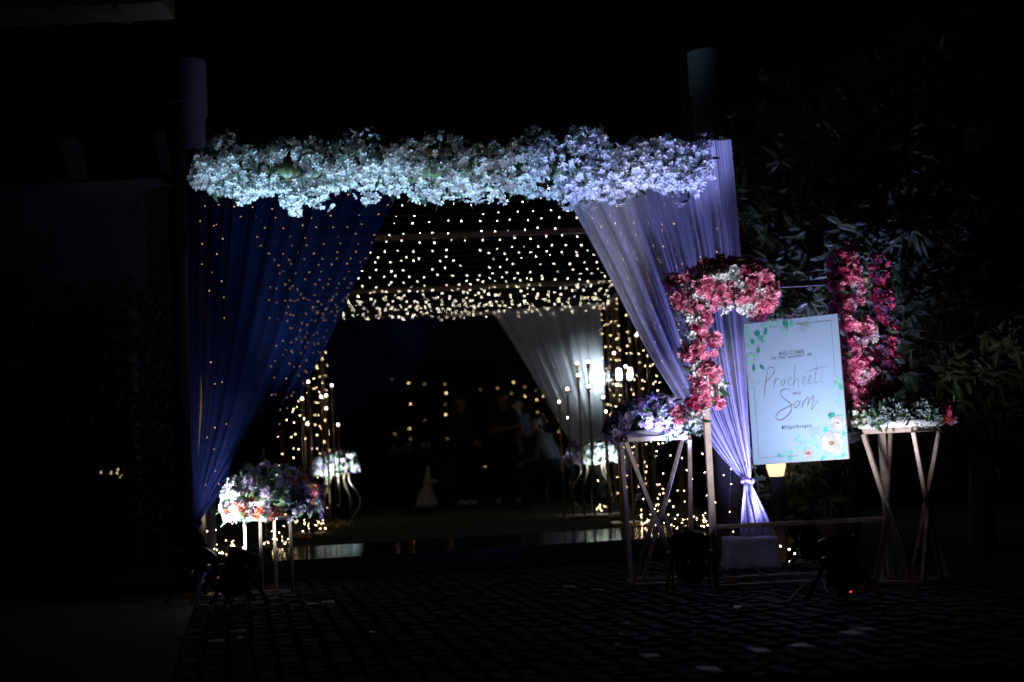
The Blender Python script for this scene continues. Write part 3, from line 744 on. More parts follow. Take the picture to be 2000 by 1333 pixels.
for i, (x, y, l, w_, a, M) in enumerate([(398, 148, 66, 48, -70, M_tl), (440, 150, 62, 32, 80, M_tm), (345, 142, 44, 30, 100, M_tp), (292, 142, 48, 36, 95, M_tp), (240, 160, 50, 34, 60, M_tp), (258, 212, 64, 30, 75, M_tl), (197, 226, 54, 46, 40, M_tl), (222, 264, 54, 44, 20, M_tm),
        (166, 292, 46, 36, 100, M_tl), (240, 292, 36, 26, 0, M_tm), (140, 268, 40, 30, 120, M_tp), (122, 192, 56, 44, 20, M_tp), (130, 235, 40, 36, 60, M_tp), (208, 362, 50, 30, 70, M_tl), (146, 402, 66, 28, 25, M_tp), (188, 412, 56, 26, 5, M_tp), (178, 502, 60, 26, 88, M_tl),
        (238, 500, 52, 28, -45, M_tl), (132, 330, 40, 36, 30, M_tp), (374, 206, 44, 32, 110, M_tp), (412, 214, 44, 24, 80, M_tp), (405, 245, 30, 20, 80, M_tp), (135, 465, 40, 34, 60, M_tp), (215, 632, 26, 18, 40, M_tp), (160, 668, 30, 20, 0, M_tp),
        (776, 604, 52, 36, 130, M_tp), (760, 652, 50, 36, 20, M_tp), (800, 668, 56, 36, 110, M_tm), (798, 625, 36, 26, 60, M_tp), (776, 792, 52, 34, 20, M_tp), (800, 760, 40, 30, 60, M_tp), (742, 900, 62, 48, 20, M_tl), (820, 905, 40, 34, 50, M_tp), (704, 1012, 58, 36, 60, M_tm),
        (834, 1048, 40, 30, 80, M_tm), (510, 1076, 60, 26, 60, M_tp), (556, 1110, 64, 28, 80, M_tp), (606, 1118, 56, 28, 110, M_tp), (632, 1090, 60, 24, 130, M_tp), (650, 1150, 60, 30, 140, M_tp), (376, 1214, 44, 36, 100, M_tm), (426, 1204, 46, 38, 70, M_tp), (455, 1236, 44, 32, 30, M_tm),
        (462, 1190, 40, 30, 70, M_tp), (560, 1165, 44, 26, 60, M_tp), (690, 1240, 60, 26, 30, M_tm), (720, 1222, 50, 26, 150, M_tp), (782, 1236, 60, 24, 10, M_tp), (834, 1222, 52, 24, 40, M_tm), (520, 1150, 44, 20, 40, M_tp)]):
    pleaf(x, y, l, w_, a, M, .0016 + .00003 * (i % 9))
mb = MB()
def sprig(pts, side_n, ln):
    P = zpath(pts, 6); ribbon(mb, P, .0013, .0024)
    for k in range(1, len(P) - 1, max(1, len(P) // side_n)):
        for sg_ in (-1, 1):
            d = (P[k + 1] - P[k - 1]).normalized(); e = Vector((d.x * .7 - sg_ * d.y * .7, d.y * .7 + sg_ * d.x * .7, 0)) * ln * SH / 1130
            ribbon(mb, [P[k], P[k] + e], .0011, .0024); q = P[k] + e; mb.ball((q.x, q.y, .0024), .0016, 5, 3, 0, (1, 1, .1))
for a in ([(470, 152), (505, 150), (545, 140), (562, 120)], [(500, 152), (520, 180), (522, 208)], [(515, 150), (535, 168), (566, 172)], [(185, 240), (210, 300), (200, 360), (180, 460)], [(140, 545), (160, 590), (168, 632)], [(480, 1090), (520, 1110), (565, 1128)], [(575, 1030), (620, 1008), (665, 1000)],
          [(600, 1070), (632, 1040), (662, 1042)], [(790, 860), (800, 800), (792, 700)], [(742, 620), (790, 650), (812, 700)], [(370, 1230), (420, 1222), (470, 1206)], [(280, 180), (350, 172), (420, 200)]): sprig(a, 5, 24)
for _ in range(40):
    q = inv(*random.choice([(U(600, 650), U(990, 1060)), (U(700, 760), U(760, 880)), (U(230, 290), U(370, 430)), (U(190, 225), U(600, 700))])); mb.ball((q[0], q[1], .0022), U(.0008, .0016), 5, 3, 0, (1, 1, .1))
stuff(sbuild(mb, 'printed_sprigs', M_sp))
def rose(cx, cy, r, rings, mats_, heart, hr):
    s_ = SH / 1130; c = Vector((*inv(cx, cy), 0)); z = .0026
    for i, (rr_, n, rad_) in enumerate(rings):
        for k in range(n):
            a = 2 * math.pi * (k + .37 * i) / n; pc = c + Vector((math.cos(a), math.sin(a), 0)) * rr_ * r * s_
            vs = []; ed = []
            for q in range(18):
                t = 2 * math.pi * q / 18; rq = rad_ * r * s_ * (1 + .10 * math.sin(3 * t + k + i)); e = Vector((math.cos(t) * rq, math.sin(t) * rq, 0)); vs.append(pc + e)
            z += .00003
            o1 = MB(); o1.add([v + Vector((0, 0, z)) for v in vs], [tuple(range(18))]); sbuild(o1, 'printed_petal', mats_[(k + i) % len(mats_)])
            z += .00003
            o2 = MB(); j = int(round(a / (2 * math.pi) * 18)); ribbon(o2, [vs[(j + t) % 18] for t in range(-4, 5)], .0013, z, True); sbuild(o2, 'printed_petal_line', M_ro)
    mb = MB(); n = 14; mb.add([c + Vector((math.cos(6.283 * k / n) * hr * s_ * U(.7, 1.2), math.sin(6.283 * k / n) * hr * s_ * .7 * U(.7, 1.2), z + .0003)) for k in range(n)], [tuple(range(n))]); sbuild(mb, 'printed_rose_heart', heart)
rose(790, 962, 56, [(.62, 5, .5), (.3, 4, .45)], [M_cr, M_cr2], M_gd, 12)
rose(752, 1120, 92, [(.6, 7, .42), (.42, 5, .40), (.2, 4, .32)], [M_cr, M_cr, M_cr2], M_gd, 28)
rose(584, 1200, 40, [(.5, 5, .5), (.2, 3, .42)], [M_cr2, M_cr], M_rd, 22)
for u in (-.22, .22):
    mb = MB(); a = SM @ Vector((u, SH / 2, -.012)); b = Vector((lerp(tL.x, tR.x, .5 + u), lerp(tL.y, tR.y, .5 + u), tL.z - .03)); mb.tube([a, b], .0016, 5)
    link('hanging_wire', mb.mesh('hanging_wire', M_wire), sg, M=Matrix.Identity(4))

# ------------------------------------------------------------------ flower stands
def tri_stand(name, tops, bots, zt, label, extra=()):
    o = thing(name, sum(bots, Vector()) / 4, label, 'stand')
    w_ = .028
    for i in range(4):
        a, b = tops[i], tops[(i + 1) % 4]; MB().bar(a + (b - a) * .03, b - (b - a) * .03, w_).build('top_rail', M_wood, o, bevel=.003)
        a, b = bots[i], bots[(i + 1) % 4]; MB().bar(a + (b - a) * .03 + Vector((0, 0, w_ / 2)), b - (b - a) * .03 + Vector((0, 0, w_ / 2)), w_ * .9).build('foot_rail', M_wood, o, bevel=.003)
    for (a, b) in extra: MB().bar(a, b, w_).build('leg', M_wood, o, bevel=.003)
    return o
def square(c, r, z, ang): return [Vector((c.x + r * math.cos(ang + k * math.pi / 2), c.y + r * math.sin(ang + k * math.pi / 2), z)) for k in range(4)]
def crossed_stand(px_c, pyb, pyt, wpx_t, wpx_b, ang, label, lean):
    base = gnd(px_c, pyb); Y = base.y; zt = at(px_c, pyt, Y).z
    cx = base.x
    rt, rb = wpx_t / FOC * Y / 2 / abs(math.cos(ang) if abs(math.cos(ang)) > .5 else 1), wpx_b / FOC * Y / 2 / abs(math.cos(ang) if abs(math.cos(ang)) > .5 else 1)
    tops, bots = square(Vector((cx, Y, 0)), rt, zt, ang), square(Vector((cx, Y, 0)), rb, 0, ang)
    ex = []
    for i in range(4):        # each side a slanted leg crossing over to the next corner plus a shorter prop meeting it
        t, b2, b1 = tops[i], bots[(i + 1) % 4], bots[i]
        d = Vector((0, 0, .0)); end = b2.lerp(t, .02); ex.append((t + Vector((0, 0, -.014)), b2.lerp(bots[i], .25) + Vector((0, 0, .02))))
        hit = t.lerp(b2.lerp(bots[i], .25), .52); ex.append((hit, b1 + Vector((0, 0, .02))))
    o = tri_stand('flower_stand', tops, bots, zt, label, ex)
    return o, Vector((cx, Y, zt)), rt
def flower_mound(name, c, rx, ry, rz, n, kf, label, lim=200, z0=.02, nb=8, tray=None, core=True, fs=1.0):
    o = thing(name, c, label, 'flowers'); items, leaves = [], []
    for i in range(n):
        a = U(0, 6.28); e = math.asin(min(.99, U(-.12, 1) ** 1 if True else 0)); 
        d = Vector((math.cos(a) * math.cos(e), math.sin(a) * math.cos(e), math.sin(e)))
        if d.y > .35 and random.random() < .6: d.y *= -1
        p = c + Vector((d.x * rx, d.y * ry, z0 + d.z * rz)) * 1
        clump(p, d + Vector((0, -.3, 0)), U(.03, .05), random.randint(nb - 3, nb + 2), kf(d), items, leaves, fs, 3)
    arrangement(o, items, leaves, lim)
    if core: m = MB(); m.ball(c + Vector((0, 0, z0 + rz * .3)), 1, 14, 8, 0, (rx * .6, ry * .6, rz * .45)); m.build('foliage_core', M_leaf2, o, smooth=True)
    if tray:
        m = MB(); m.lathe([(tray * .9, .0), (tray, .012), (tray * 1.03, .045), (tray * .95, .045), (tray * .93, .015), (.001, .012)], 28, Matrix.Translation(c)); m.build('tray', M_tray, o, smooth=True)
    return o
so, sc_, sr = crossed_stand(1293, 1140, 857, 122, 120, R(45), 'crossed-leg bronze stand between the walkway and the sign frame', 0)
def kM(d): return (['violet', 'violet', 'lilac', 'shady'] if d.x < -.45 or (d.z > .6 and d.x < .2) else ['white', 'whites', 'white'] if random.random() < .62 else ['lilac', 'cream', 'whites'])
flower_mound('violet_flower_mound', sc_ + Vector((0, 0, .015)), .30, .24, .22, 62, kM, 'violet and white flower mound on the crossed-leg stand left of the sign', 230, .03, 8, .2)
so, sc_, sr = crossed_stand(1781, 1138, 840, 150, 140, R(92), 'crossed-leg bronze stand at the right end of the sign frame', 0)
def kQ(d): return ['cream', 'whites'] if d.x < -.75 else ['shady', 'shady', 'shady', 'cream'] if d.x < .7 else (['deep', 'orange'] if random.random() < .5 else ['whites'])  # shade-coloured petals over most of the mound, pale ones on its lit left
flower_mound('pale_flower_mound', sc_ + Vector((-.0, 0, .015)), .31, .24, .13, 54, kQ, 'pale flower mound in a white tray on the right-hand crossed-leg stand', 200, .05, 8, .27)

# slim gold plinth with mixed flowers, left
cF, cR = gnd(513, 1166), gnd(557, 1158); Y0 = cF.y
e1 = (cR - cF); e1.z = 0; e2 = Vector((-e1.y, e1.x, 0)).normalized() * e1.length
zt = at(515, 1012, Y0).z
corn = [cF, cF + e1, cF + e1 + e2, cF + e2]
dl = gnd(466, 1150) - cF
po = thing('gold_plinth', (corn[0] + corn[2]) / 2, 'slim square gold plinth stand in front of the platform at left', 'stand')
pw = .24
ex = Vector((math.cos(R(38)), math.sin(R(38)), 0)); ey = Vector((-ex.y, ex.x, 0)); corn = [cF, cF + ex * pw, cF + ex * pw + ey * pw, cF + ey * pw]
for c in corn: MB().bar(c, c + Vector((0, 0, zt)), .022).build('post', M_brass, po, bevel=.002)
for z in (.011, zt - .011):
    for i in range(4):
        a, b = corn[i], corn[(i + 1) % 4]; d = (b - a).normalized() * .012; MB().bar(a + d + Vector((0, 0, z)), b - d + Vector((0, 0, z)), .02).build('rail', M_brass, po, bevel=.002)
cc = (corn[0] + corn[2]) / 2
m = MB(); m.box(cc + Vector((0, 0, zt + .004)), (pw * 1.05, pw * 1.05, .006), Matrix.Rotation(R(38), 3, 'Z')); m.build('top_plate', M_brass, po)
def kP(d):
    x = random.random()
    if d.x < -.45: return ['lilac', 'whited', 'whited'] if d.z > .2 or x < .75 else ['orange', 'whited']
    if d.x < .1: return ['orange', 'whited', 'lilac'] if (d.z < .45 and x < .6) else ['lilac', 'whited', 'lilac', 'whites']
    if d.x < .55: return ['whites', 'white', 'cream'] if x < .75 else ['lilac', 'orange']
    return ['violet', 'lilac', 'shady', 'whites'] if x < .82 else ['orange', 'lilac']
flower_mound('mixed_flower_mound', cc + Vector((.03, 0, zt + .03)), .33, .24, .29, 84, kP, 'mixed orange, lilac and white flower mound on the slim gold plinth', 280, .03, 5, fs=1.25)

# curvy-legged stands inside the walkway
def curvy_stand(px, pyb, pyt, label, label2, kf, lim):
    b = gnd(px, pyb, .206); Y = b.y; zt = at(px, pyt, Y).z; c = Vector((b.x, Y, 0))
    o = thing('curved_leg_stand', (b.x, Y, .206), label, 'stand')
    for k in range(5):
        a = 2 * math.pi * (k + .3) / 5; u = Vector((math.cos(a), math.sin(a), 0)); h = zt - .206
        P = [c + u * r_ + Vector((0, 0, .206 + h * t)) for r_, t in ((.13, .01), (.17, .08), (.27, .30), (.28, .48), (.21, .68), (.15, .84), (.15, 1.0))]
        MB().tube(catmull(P, 6), .012, 8).build('leg', M_brass, o, smooth=True)
    ring = lambda r_, z: [c + Vector((r_ * math.cos(t), r_ * math.sin(t), z)) for t in [2 * math.pi * k / 24 for k in range(25)]]
    MB().tube(ring(.15, zt), .012, 8).build('top_ring', M_brass, o, smooth=True); MB().tube(ring(.14, .222), .012, 8).build('foot_ring', M_brass, o, smooth=True)
    flower_mound('walkway_flower_mound', c + Vector((0, 0, zt + .02)), .30, .28, .20, 62, kf, label2, lim, .03, 8)
    return c, zt
LFc, LFz = curvy_stand(662, 1021, 926, 'curved-leg brass stand on the left of the carpet', 'white flower mound on the left curved-leg stand', lambda d: ['white', 'whites', 'whited', 'lilac'], 120)
RFc, RFz = curvy_stand(1163, 1004, 905, 'curved-leg brass stand on the right of the carpet', 'white and lilac flower mound on the right curved-leg stand', lambda d: ['white', 'whites', 'whited'] if d.x > -.5 else ['lilac', 'lilac', 'violet'], 120)

# ------------------------------------------------------------------ rod lamps (gold rods with a bulb on top)
def rod_lamp(tops, Y, label, jitter=.25, base=True):
    pts = [at(px, py, Y + U(-jitter, jitter)) for px, py in tops]
    c = sum(pts, Vector()) / len(pts); c.z = .206
    o = thing('rod_lamp', c, label, 'lamp')
    for p in pts:
        rod = MB().tube([(p.x, p.y, .206), (p.x, p.y, p.z - .05)], .011, 8).build('rod', M_gold, o, smooth=True)
        cup = MB(); cup.lathe([(.011, -.075), (.02, -.05), (.024, -.018), (.018, -.014), (.001, -.014)], 10, Matrix.Translation(p)); cup.build('cup', M_gold, rod, smooth=True)
        b = MB(); b.ball(p, .0135, 10, 7); b.build('bulb', M_rodbulb, rod, smooth=True)
    if base:
        x0, x1 = min(p.x for p in pts) - .1, max(p.x for p in pts) + .1
        MB().box(((x0 + x1) / 2, c.y, .222), (x1 - x0, .42, .03)).build('base_plate', M_gold, o, bevel=.004)
        for sx_ in (x0 + .12, x1 - .12): MB().box((sx_, c.y - .3, .216), (.05, .24, .02)).build('foot', M_gold, o)
rod_lamp([(648, 753), (637, 773), (637, 798), (627, 775), (660, 830)], 17.0, 'cluster of gold rod lamps beside the left curved-leg stand')
rod_lamp([(602, 746), (590, 779), (592, 818), (601, 828)], 14.6, 'cluster of gold rod lamps nearest the navy curtain')
rod_lamp([(1127, 710), (1129, 733), (1148, 707), (1149, 755), (1108, 760), (1092, 785), (1110, 816), (1178, 776), (1183, 804)], 16.0, 'wide cluster of gold rod lamps before the far white curtain')
rod_lamp([(1199, 690), (1222, 716), (1205, 752), (1203, 796), (1243, 655)], 13.9, 'cluster of gold rod lamps at the right edge of the walkway')

# flood lamps
def flood(px, py, Y, label, n=2, zfoot=.206, M=None):
    c = at(px, py, Y); o = thing('flood_lamp', (c.x, c.y + .1, zfoot), label, 'lamp')
    MB().tube([(c.x, c.y + .1, zfoot), (c.x, c.y + .1, c.z)], .02, 8).build('pole', M_can, o)
    MB().box((c.x, c.y + .06, c.z), (.13 * n + .05, .05, .03)).build('bracket', M_can, o)
    for k in range(n):
        x = c.x + (k - (n - 1) / 2) * .14
        t = MB(); t.lathe([(.001, -.075), (.03, -.06), (.034, 0), (.03, .06), (.001, .075)], 12, Matrix.Translation((x, c.y, c.z))); t.build('tube', M or M_flood, o, smooth=True)
        MB().box((x, c.y + .045, c.z), (.11, .02, .19)).build('reflector', M_can, o)
    hw = .07 * n + .02
    if M:  # unseen side plates added to keep this flood's light off the guests
        for sx_ in (-1, 1): MB().box((c.x + sx_ * hw, c.y - .03, c.z), (.01, .17, .22)).build('added_shield', M_can, o)
        for sz_ in (-1, 1): MB().box((c.x, c.y - .03, c.z + sz_ * .115), (2 * hw + .01, .17, .01)).build('added_shield', M_can, o)
flood(1219, 731, 18.5, 'pair of bright white flood tubes right of the far white curtain')
flood(1166, 738, 22.9, 'pair of white flood tubes glowing through the far white curtain', M=M_flood2)

# ------------------------------------------------------------------ stage spotlights (par cans), each with its own beam
def par_can(gp, aim, col, power, cone, label, blend=.6, size=1.0, led=False, zc=.24, lens=6):
    base = Vector((gp[0], gp[1], 0)); c = base + Vector((0, 0, zc)); d = (Vector(aim) - c).normalized()
    o = thing('stage_spotlight', base, label, 'spotlight')
    Q = d.to_track_quat('Z', 'Y').to_matrix().to_4x4(); Mx = Matrix.Translation(c) @ Q @ Matrix.Scale(size, 4)
    h = MB(); h.lathe([(.001, -.17), (.07, -.165), (.088, -.14), (.09, -.06), (.098, -.055), (.098, .10), (.104, .10), (.104, .125), (.094, .125), (.09, .07), (.0, .06)], 26)
    for k in range(10):
        a = 2 * math.pi * k / 10; h.box((.094 * math.cos(a), .094 * math.sin(a), -.1), (.02, .006, .075), Matrix.Rotation(a, 3, 'Z'))
    link('housing', h.mesh('housing', M_can, True), o, M=Mx)
    le = MB(); le.lathe([(.088, .074), (.05, .082), (.001, .085)], 24); link('lens', le.mesh('lens', emis('lens_glow', col, lens), True), o, M=Mx)
    bk = MB(); bk.box((0, 0, -.178), (.09, .07, .014)); bko = link('control_panel', bk.mesh('control_panel', M_can), o, M=Mx)
    if led:
        l_ = MB(); l_.ball((.012, .03, -.187), .006, 8, 5); link('indicator', l_.mesh('indicator', emis('red_led', (1, .03, .04), 3)), bko, M=Mx)
    side_ = d.cross(Vector((0, 0, 1))).normalized(); back = Vector((d.x, d.y, 0)).normalized()
    for k, sg_ in ((0, -1), (1, 1)):
        p = c + side_ * sg_ * .118 * size; pl = []
        for s2 in (-1, 1):
            MB().bar(p, Vector((p.x, p.y, 0)) + side_ * sg_ * .02 + back * s2 * .16 + Vector((0, 0, .008)), .012, .022).build('leg', M_can, o)
        kn_ = MB(); kn_.lathe([(.001, 0), (.026, 0), (.028, .02), (.02, .03), (.001, .03)], 10, Matrix.Translation(p) @ (side_ * sg_).to_track_quat('Z', 'Y').to_matrix().to_4x4()); kn_.build('knob', M_can, o)
    ld = bpy.data.lights.new('beam', 'SPOT'); ld.energy = power; ld.color = col; ld.spot_size = R(cone); ld.spot_blend = blend; ld.shadow_soft_size = .06
    lo = bpy.data.objects.new('beam', ld); COL.objects.link(lo); lo.parent = o
    lo.matrix_local = PM[o.name].inverted() @ (Matrix.Translation(c + d * .13 * size) @ (-d).to_track_quat('Z', 'Y').to_matrix().to_4x4())
    return o
CY, LV, WH = (.34, .69, 1.0), (.37, .43, 1.0), (.60, .72, 1.0)
gA, gB_, gC, gD, gE = gnd(385, 1178), gnd(468, 1182), gnd(1352, 1158), gnd(1648, 1176), gnd(1578, 1112)
par_can(gA, (-1.9, 10.35, .85), (.74, .80, 1.0), 330, 104, 'black stage spotlight lying at the foot of the navy curtain', blend=.9)
par_can(gB_, (-.95, 10.2, 3.0), CY, 740, 58, 'black stage spotlight beside the slim gold plinth')
par_can(gC, (1.02, 10.35, 3.2), LV, 920, 35, 'black stage spotlight under the violet flower mound')
par_can(gD, (1.58, 8.45, 2.2), (.86, .86, 1.0), 270, 160, 'black stage spotlight with a red indicator in front of the sign', blend=1.0, led=True)
par_can(gE, (1.36, 10.72, 1.75), (.33, .33, 1.0), 300, 150, 'black stage spotlight behind the crossbar aimed at the lavender curtain', lens=8, blend=1.0)
par_can((LFc.x + .15, LFc.y - 1.0), (LFc.x, LFc.y, LFz + .15), (.75, .92, 1.0), 420, 40, 'small stage spotlight in front of the left curved-leg stand', size=.6, zc=.36)
par_can((RFc.x + .5, RFc.y - .9), (RFc.x, RFc.y, RFz + .15), (.72, .9, 1.0), 420, 34, 'small stage spotlight in front of the right curved-leg stand', size=.6, zc=.36)

par_can(stage_at(1180, 1000)[:2], (1.35, 22.3, 2.2), (.70, .80, 1.0), 80, 44, 'dark stage spotlight at the foot of the far white curtain', zc=.42)
# cables on the cobbles
def cable(pts, label, r=.006):
    P = catmull([gnd(x, y) + Vector((0, 0, z)) for x, y, z in pts], 8)
    tag(MB().tube(P, r, 6).build('power_cable', M_cable, None, smooth=True), label, 'cable')
cable([(1330, 1160, .012), (1400, 1180, .012), (1470, 1172, .012), (1530, 1182, .012), (1570, 1160, .05), (1605, 1150, .06), (1625, 1165, .012), (1700, 1150, .012)], 'black cable curling over the cobbles before the sign frame')
cable([(1420, 1122, .012), (1438, 1106, .06), (1452, 1098, .1), (1462, 1110, .05), (1500, 1128, .012), (1560, 1124, .012)], 'black cable looping in front of the white block')
cable([(380, 1190, .012), (430, 1200, .012), (520, 1190, .012), (600, 1170, .012), (760, 1150, .012)], 'black cable trailing from the left spotlights')

# ------------------------------------------------------------------ garden lamp behind the sign
c = at(1516, 920, 11.4); o = thing('garden_lamp', (c.x, 11.4, 0), 'lit garden bollard lamp glowing just under the welcome sign', 'lamp')
M_glow = emis('opal_shade', (1, .72, .40), 1.6)
m = MB(); m.lathe([(.05, -.045), (.058, -.04), (.078, .035), (.078, .12), (.001, .12)], 20, Matrix.Translation(c)); m.build('shade', M_glow, o, smooth=True)
m = MB(); m.lathe([(.095, .12), (.095, .14), (.02, .18), (.001, .18)], 20, Matrix.Translation(c)); m.build('cap', M_can, o, smooth=True)
m = MB(); m.lathe([(.062, -.9), (.062, -.045 - c.z + c.z), (.001, -.045)], 16, Matrix.Translation(c)); m.build('post', M_wall, o, smooth=True)

# ------------------------------------------------------------------ pillars, pergola, hedge
def pillar(px, Y, pt, pc, r1, r2, label):
    b = at(px, 250, Y); zt, zc = at(px, pt, Y).z, at(px, pc, Y).z
    o = thing('pillar', (b.x, Y, 0), label, 'pillar')
    a1, a2 = r1 / FOC * Y, r2 / FOC * Y
    MB().lathe([(a2, 0), (a2, zc + .01)], 36, Matrix.Translation((b.x, Y, 0))).build('shaft', M_pillar, o, smooth=True)
    m = MB(); m.lathe([(a2 * .9, zc), (a1, zc), (a1, zt), (.001, zt)], 36, Matrix.Translation((b.x, Y, 0))); cap = m.build('capital', M_pillar, o)
pillar(369, 11.7, 122, 205, 36, 31, 'round grey pillar behind the top left corner of the entrance')
pillar(381, 13.4, 152, 228, 25, 20, 'thinner grey pillar half hidden behind the left pillar')
pillar(1386, 11.9, 103, 182, 36, 30, 'round grey pillar behind the top right corner of the entrance')
pillar(1366, 13.6, 128, 212, 32, 25, 'grey pillar half hidden behind the right pillar')
pg = thing('roof_eave', at(100, 0, 9.5), 'brown roof eave cutting into the top left corner', 'roof')
a, b = at(342, 38, 10.4), at(-260, 40, 10.4)
MB().box(((a.x + b.x) / 2, 10.2, a.z + .6), (a.x - b.x, .4, 1.2)).build('fascia', M_brown, pg)
for px in (120, 240): 
    q = at(px, 38, 10.2); MB().box((q.x, 10.2, a.z - .011), (.03, .38, .02)).build('soffit_batten', M_brown, pg)
pw_ = thing('pergola_wall', at(200, 360, 13.5), 'dark garden wall with slanted brackets behind the hedge at left', 'wall')
a, b = at(338, 365, 13.5), at(-300, 370, 13.5)
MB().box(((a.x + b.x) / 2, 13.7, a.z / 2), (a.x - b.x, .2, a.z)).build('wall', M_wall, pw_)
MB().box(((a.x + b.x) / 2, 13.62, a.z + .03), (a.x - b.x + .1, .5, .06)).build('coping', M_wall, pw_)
for (x0, y0, x1, y1, wpx) in ((312, 258, 328, 350, 17), (135, 275, 158, 345, 30)):
    p0, p1 = at(x0, y0, 13.45), at(x1, y1, 13.45); p1.z = a.z + .07; MB().bar(p0, p1, wpx / FOC * 13.4, .12, (0, 1, 0)).build('bracket', M_brown, pw_)

def leaf_mass(pts, L_, W, M, name, parent, droop=.4, down=.3, sizevar=.4):
    lv, lf = leaf_shape(1, W / L_, .3, droop); lv = np.array(lv); n = len(pts); Vv = np.empty((n * len(lv), 3)); 
    for i, (p, d) in enumerate(pts):
        d = (d + Vector((0, 0, -down))).normalized(); z = d.orthogonal(); z = (z + Vector((0, 0, .6)) + Vector((U(-1, 1), U(-1, 1), U(-1, 1))) * .6); x = d.cross(z).normalized(); z = x.cross(d)
        s_ = L_ * U(1 - sizevar, 1 + sizevar * .6); Mx = np.array([list(x), list(d), list(z)]) * s_
        Vv[i * len(lv):(i + 1) * len(lv)] = lv @ Mx + np.array(p)
    fs = (np.array(lf)[None] + (np.arange(n) * len(lv))[:, None, None]).reshape(-1, 4)
    me = bpy.data.meshes.new(name); me.from_pydata(Vv.tolist(), [], fs.tolist()); me.materials.append(M)
    return stuff(link(name, me, parent))
hd = thing('creeper_hedge', at(180, 1080, 12.4), 'tall dark creeper hedge left of the entrance', 'hedge')
xa, xb = at(335, 700, 12.6).x, at(-60, 700, 12.6).x - 1
pts = []
for _ in range(9000):
    x, z = U(xb, xa), U(.02, 2.6 + .25 * mnoise.noise(Vector((U(0, 9), 1, 1)))); bulge = .22 * mnoise.noise(Vector((x * 1.6, z * 1.6, 3)))
    pts.append((Vector((x, 12.5 + bulge + U(-.1, .12), z)), Vector((U(-1, 1), -1, U(-1, .6)))))
leaf_mass(pts, .075, .045, M_ivy, 'foliage', hd, .3, .4)
MB().box(((xa + xb) / 2 - .2, 12.85, 1.2), (xa - xb - .4, .3, 2.4)).build('hedge_core', M_ivy, hd)
# small lamp glimmering through the hedge
c = at(245, 925, 12.95); c.y = 12.62
o = thing('hedge_lamp', (c.x, c.y, 0), 'small garden spike lamp glinting through the dark hedge at left', 'lamp')
MB().tube([(c.x, c.y, 0), (c.x, c.y, c.z - .06)], .012, 6).build('spike', M_can, o)
for k, (dx, dz, sw) in enumerate(((-.12, .02, .012), (-.03, .01, .012), (.03, .02, .03), (.06, -.03, .02))):
    b = MB(); b.box((c.x + dx, c.y - .02, c.z + dz), (sw, .02, .03 if k != 2 else .05), Matrix.Rotation(.3 * k, 3, 'Y')); b.build('lit_slot', emis('hedge_glow', (1, .72, .36), .5), o)

# ------------------------------------------------------------------ trees on the right
def tree(base, h, cr, lab, seed, nros, lean=(0, 0), low=.5, nm='tree', L_=.15, crx=1.0):
    random.seed(seed); o = thing(nm, base, lab, 'tree', None)
    base = Vector(base); top = base + Vector((lean[0], lean[1], h))
    tr = MB(); P = catmull([base, base.lerp(top, .35) + Vector((U(-.1, .1), U(-.1, .1), 0)), base.lerp(top, .7) + Vector((U(-.15, .15), U(-.1, .1), 0)), top], 5)
    tr.tube(P, [lerp(.12, .03, i / (len(P) - 1)) for i in range(len(P))], 9)
    tips = []
    for k in range(16):
        s = U(low, 1); p0 = P[int(s * (len(P) - 1))]; a = U(0, 6.28); ln = cr * U(.55, 1.0)
        d = Vector((math.cos(a) * crx, math.sin(a), U(-.1, .55))); q1 = p0 + d * ln * .5 + Vector((0, 0, .12)); q2 = p0 + d * ln + Vector((0, 0, U(-.35, .1)))
        BP = catmull([p0, q1, q2], 5); tr.tube(BP, [lerp(.035, .008, i / (len(BP) - 1)) for i in range(len(BP))], 6)
        for j in range(3, len(BP)): tips.append((BP[j], d))
        for _ in range(3):
            b0 = BP[random.randrange(3, len(BP))]; e = Vector((U(-1, 1), U(-1, 1), U(-.6, .6))).normalized() * U(.2, .5) * cr * .6; TP = [b0, b0 + e * .6 + Vector((0, 0, .05)), b0 + e]
            tr.tube(TP, [.012, .008, .004], 5); tips += [(TP[1], e.normalized()), (TP[2], e.normalized())]
    tr.build('trunk', M_bark, o, smooth=True)
    pts = []
    for _ in range(nros):
        p, d = random.choice(tips); p = p + Vector((random.gauss(0, .16), random.gauss(0, .16), random.gauss(0, .16)))
        ax = Vector((U(-.6, .6), U(-.6, .6), U(-.9, .7))).normalized()
        for k in range(random.randint(7, 12)):
            a = k * 2.4 + U(-.4, .4); u = ax.orthogonal().normalized(); v = ax.cross(u)
            pts.append((p + ax * U(-.04, .05), (u * math.cos(a) + v * math.sin(a)) * 1.0 + ax * U(.2, .9)))
    leaf_mass(pts, L_, L_ * .27, M_leaf2, 'crown', o, .55, .45)
tree((2.5, 11.6, 0), 3.1, 1.3, 'drooping long-leaved tree directly behind the sign frame', 5, 560, (-.1, -.1), .35, crx=.9)
tree((3.75, 11.7, 0), 3.0, 1.5, 'dark long-leaved tree at the right edge of the picture', 9, 700, (.1, -.2), .3)
tree((3.0, 13.2, 0), 4.1, 1.7, 'tall dim tree rising behind the other trees at right', 15, 520, (.2, 0), .4)
random.seed(99)
sh = thing('shrub', (2.0, 11.6, 0), 'low leafy shrub around the lit garden lamp', 'shrub')
tr = MB(); pts = []
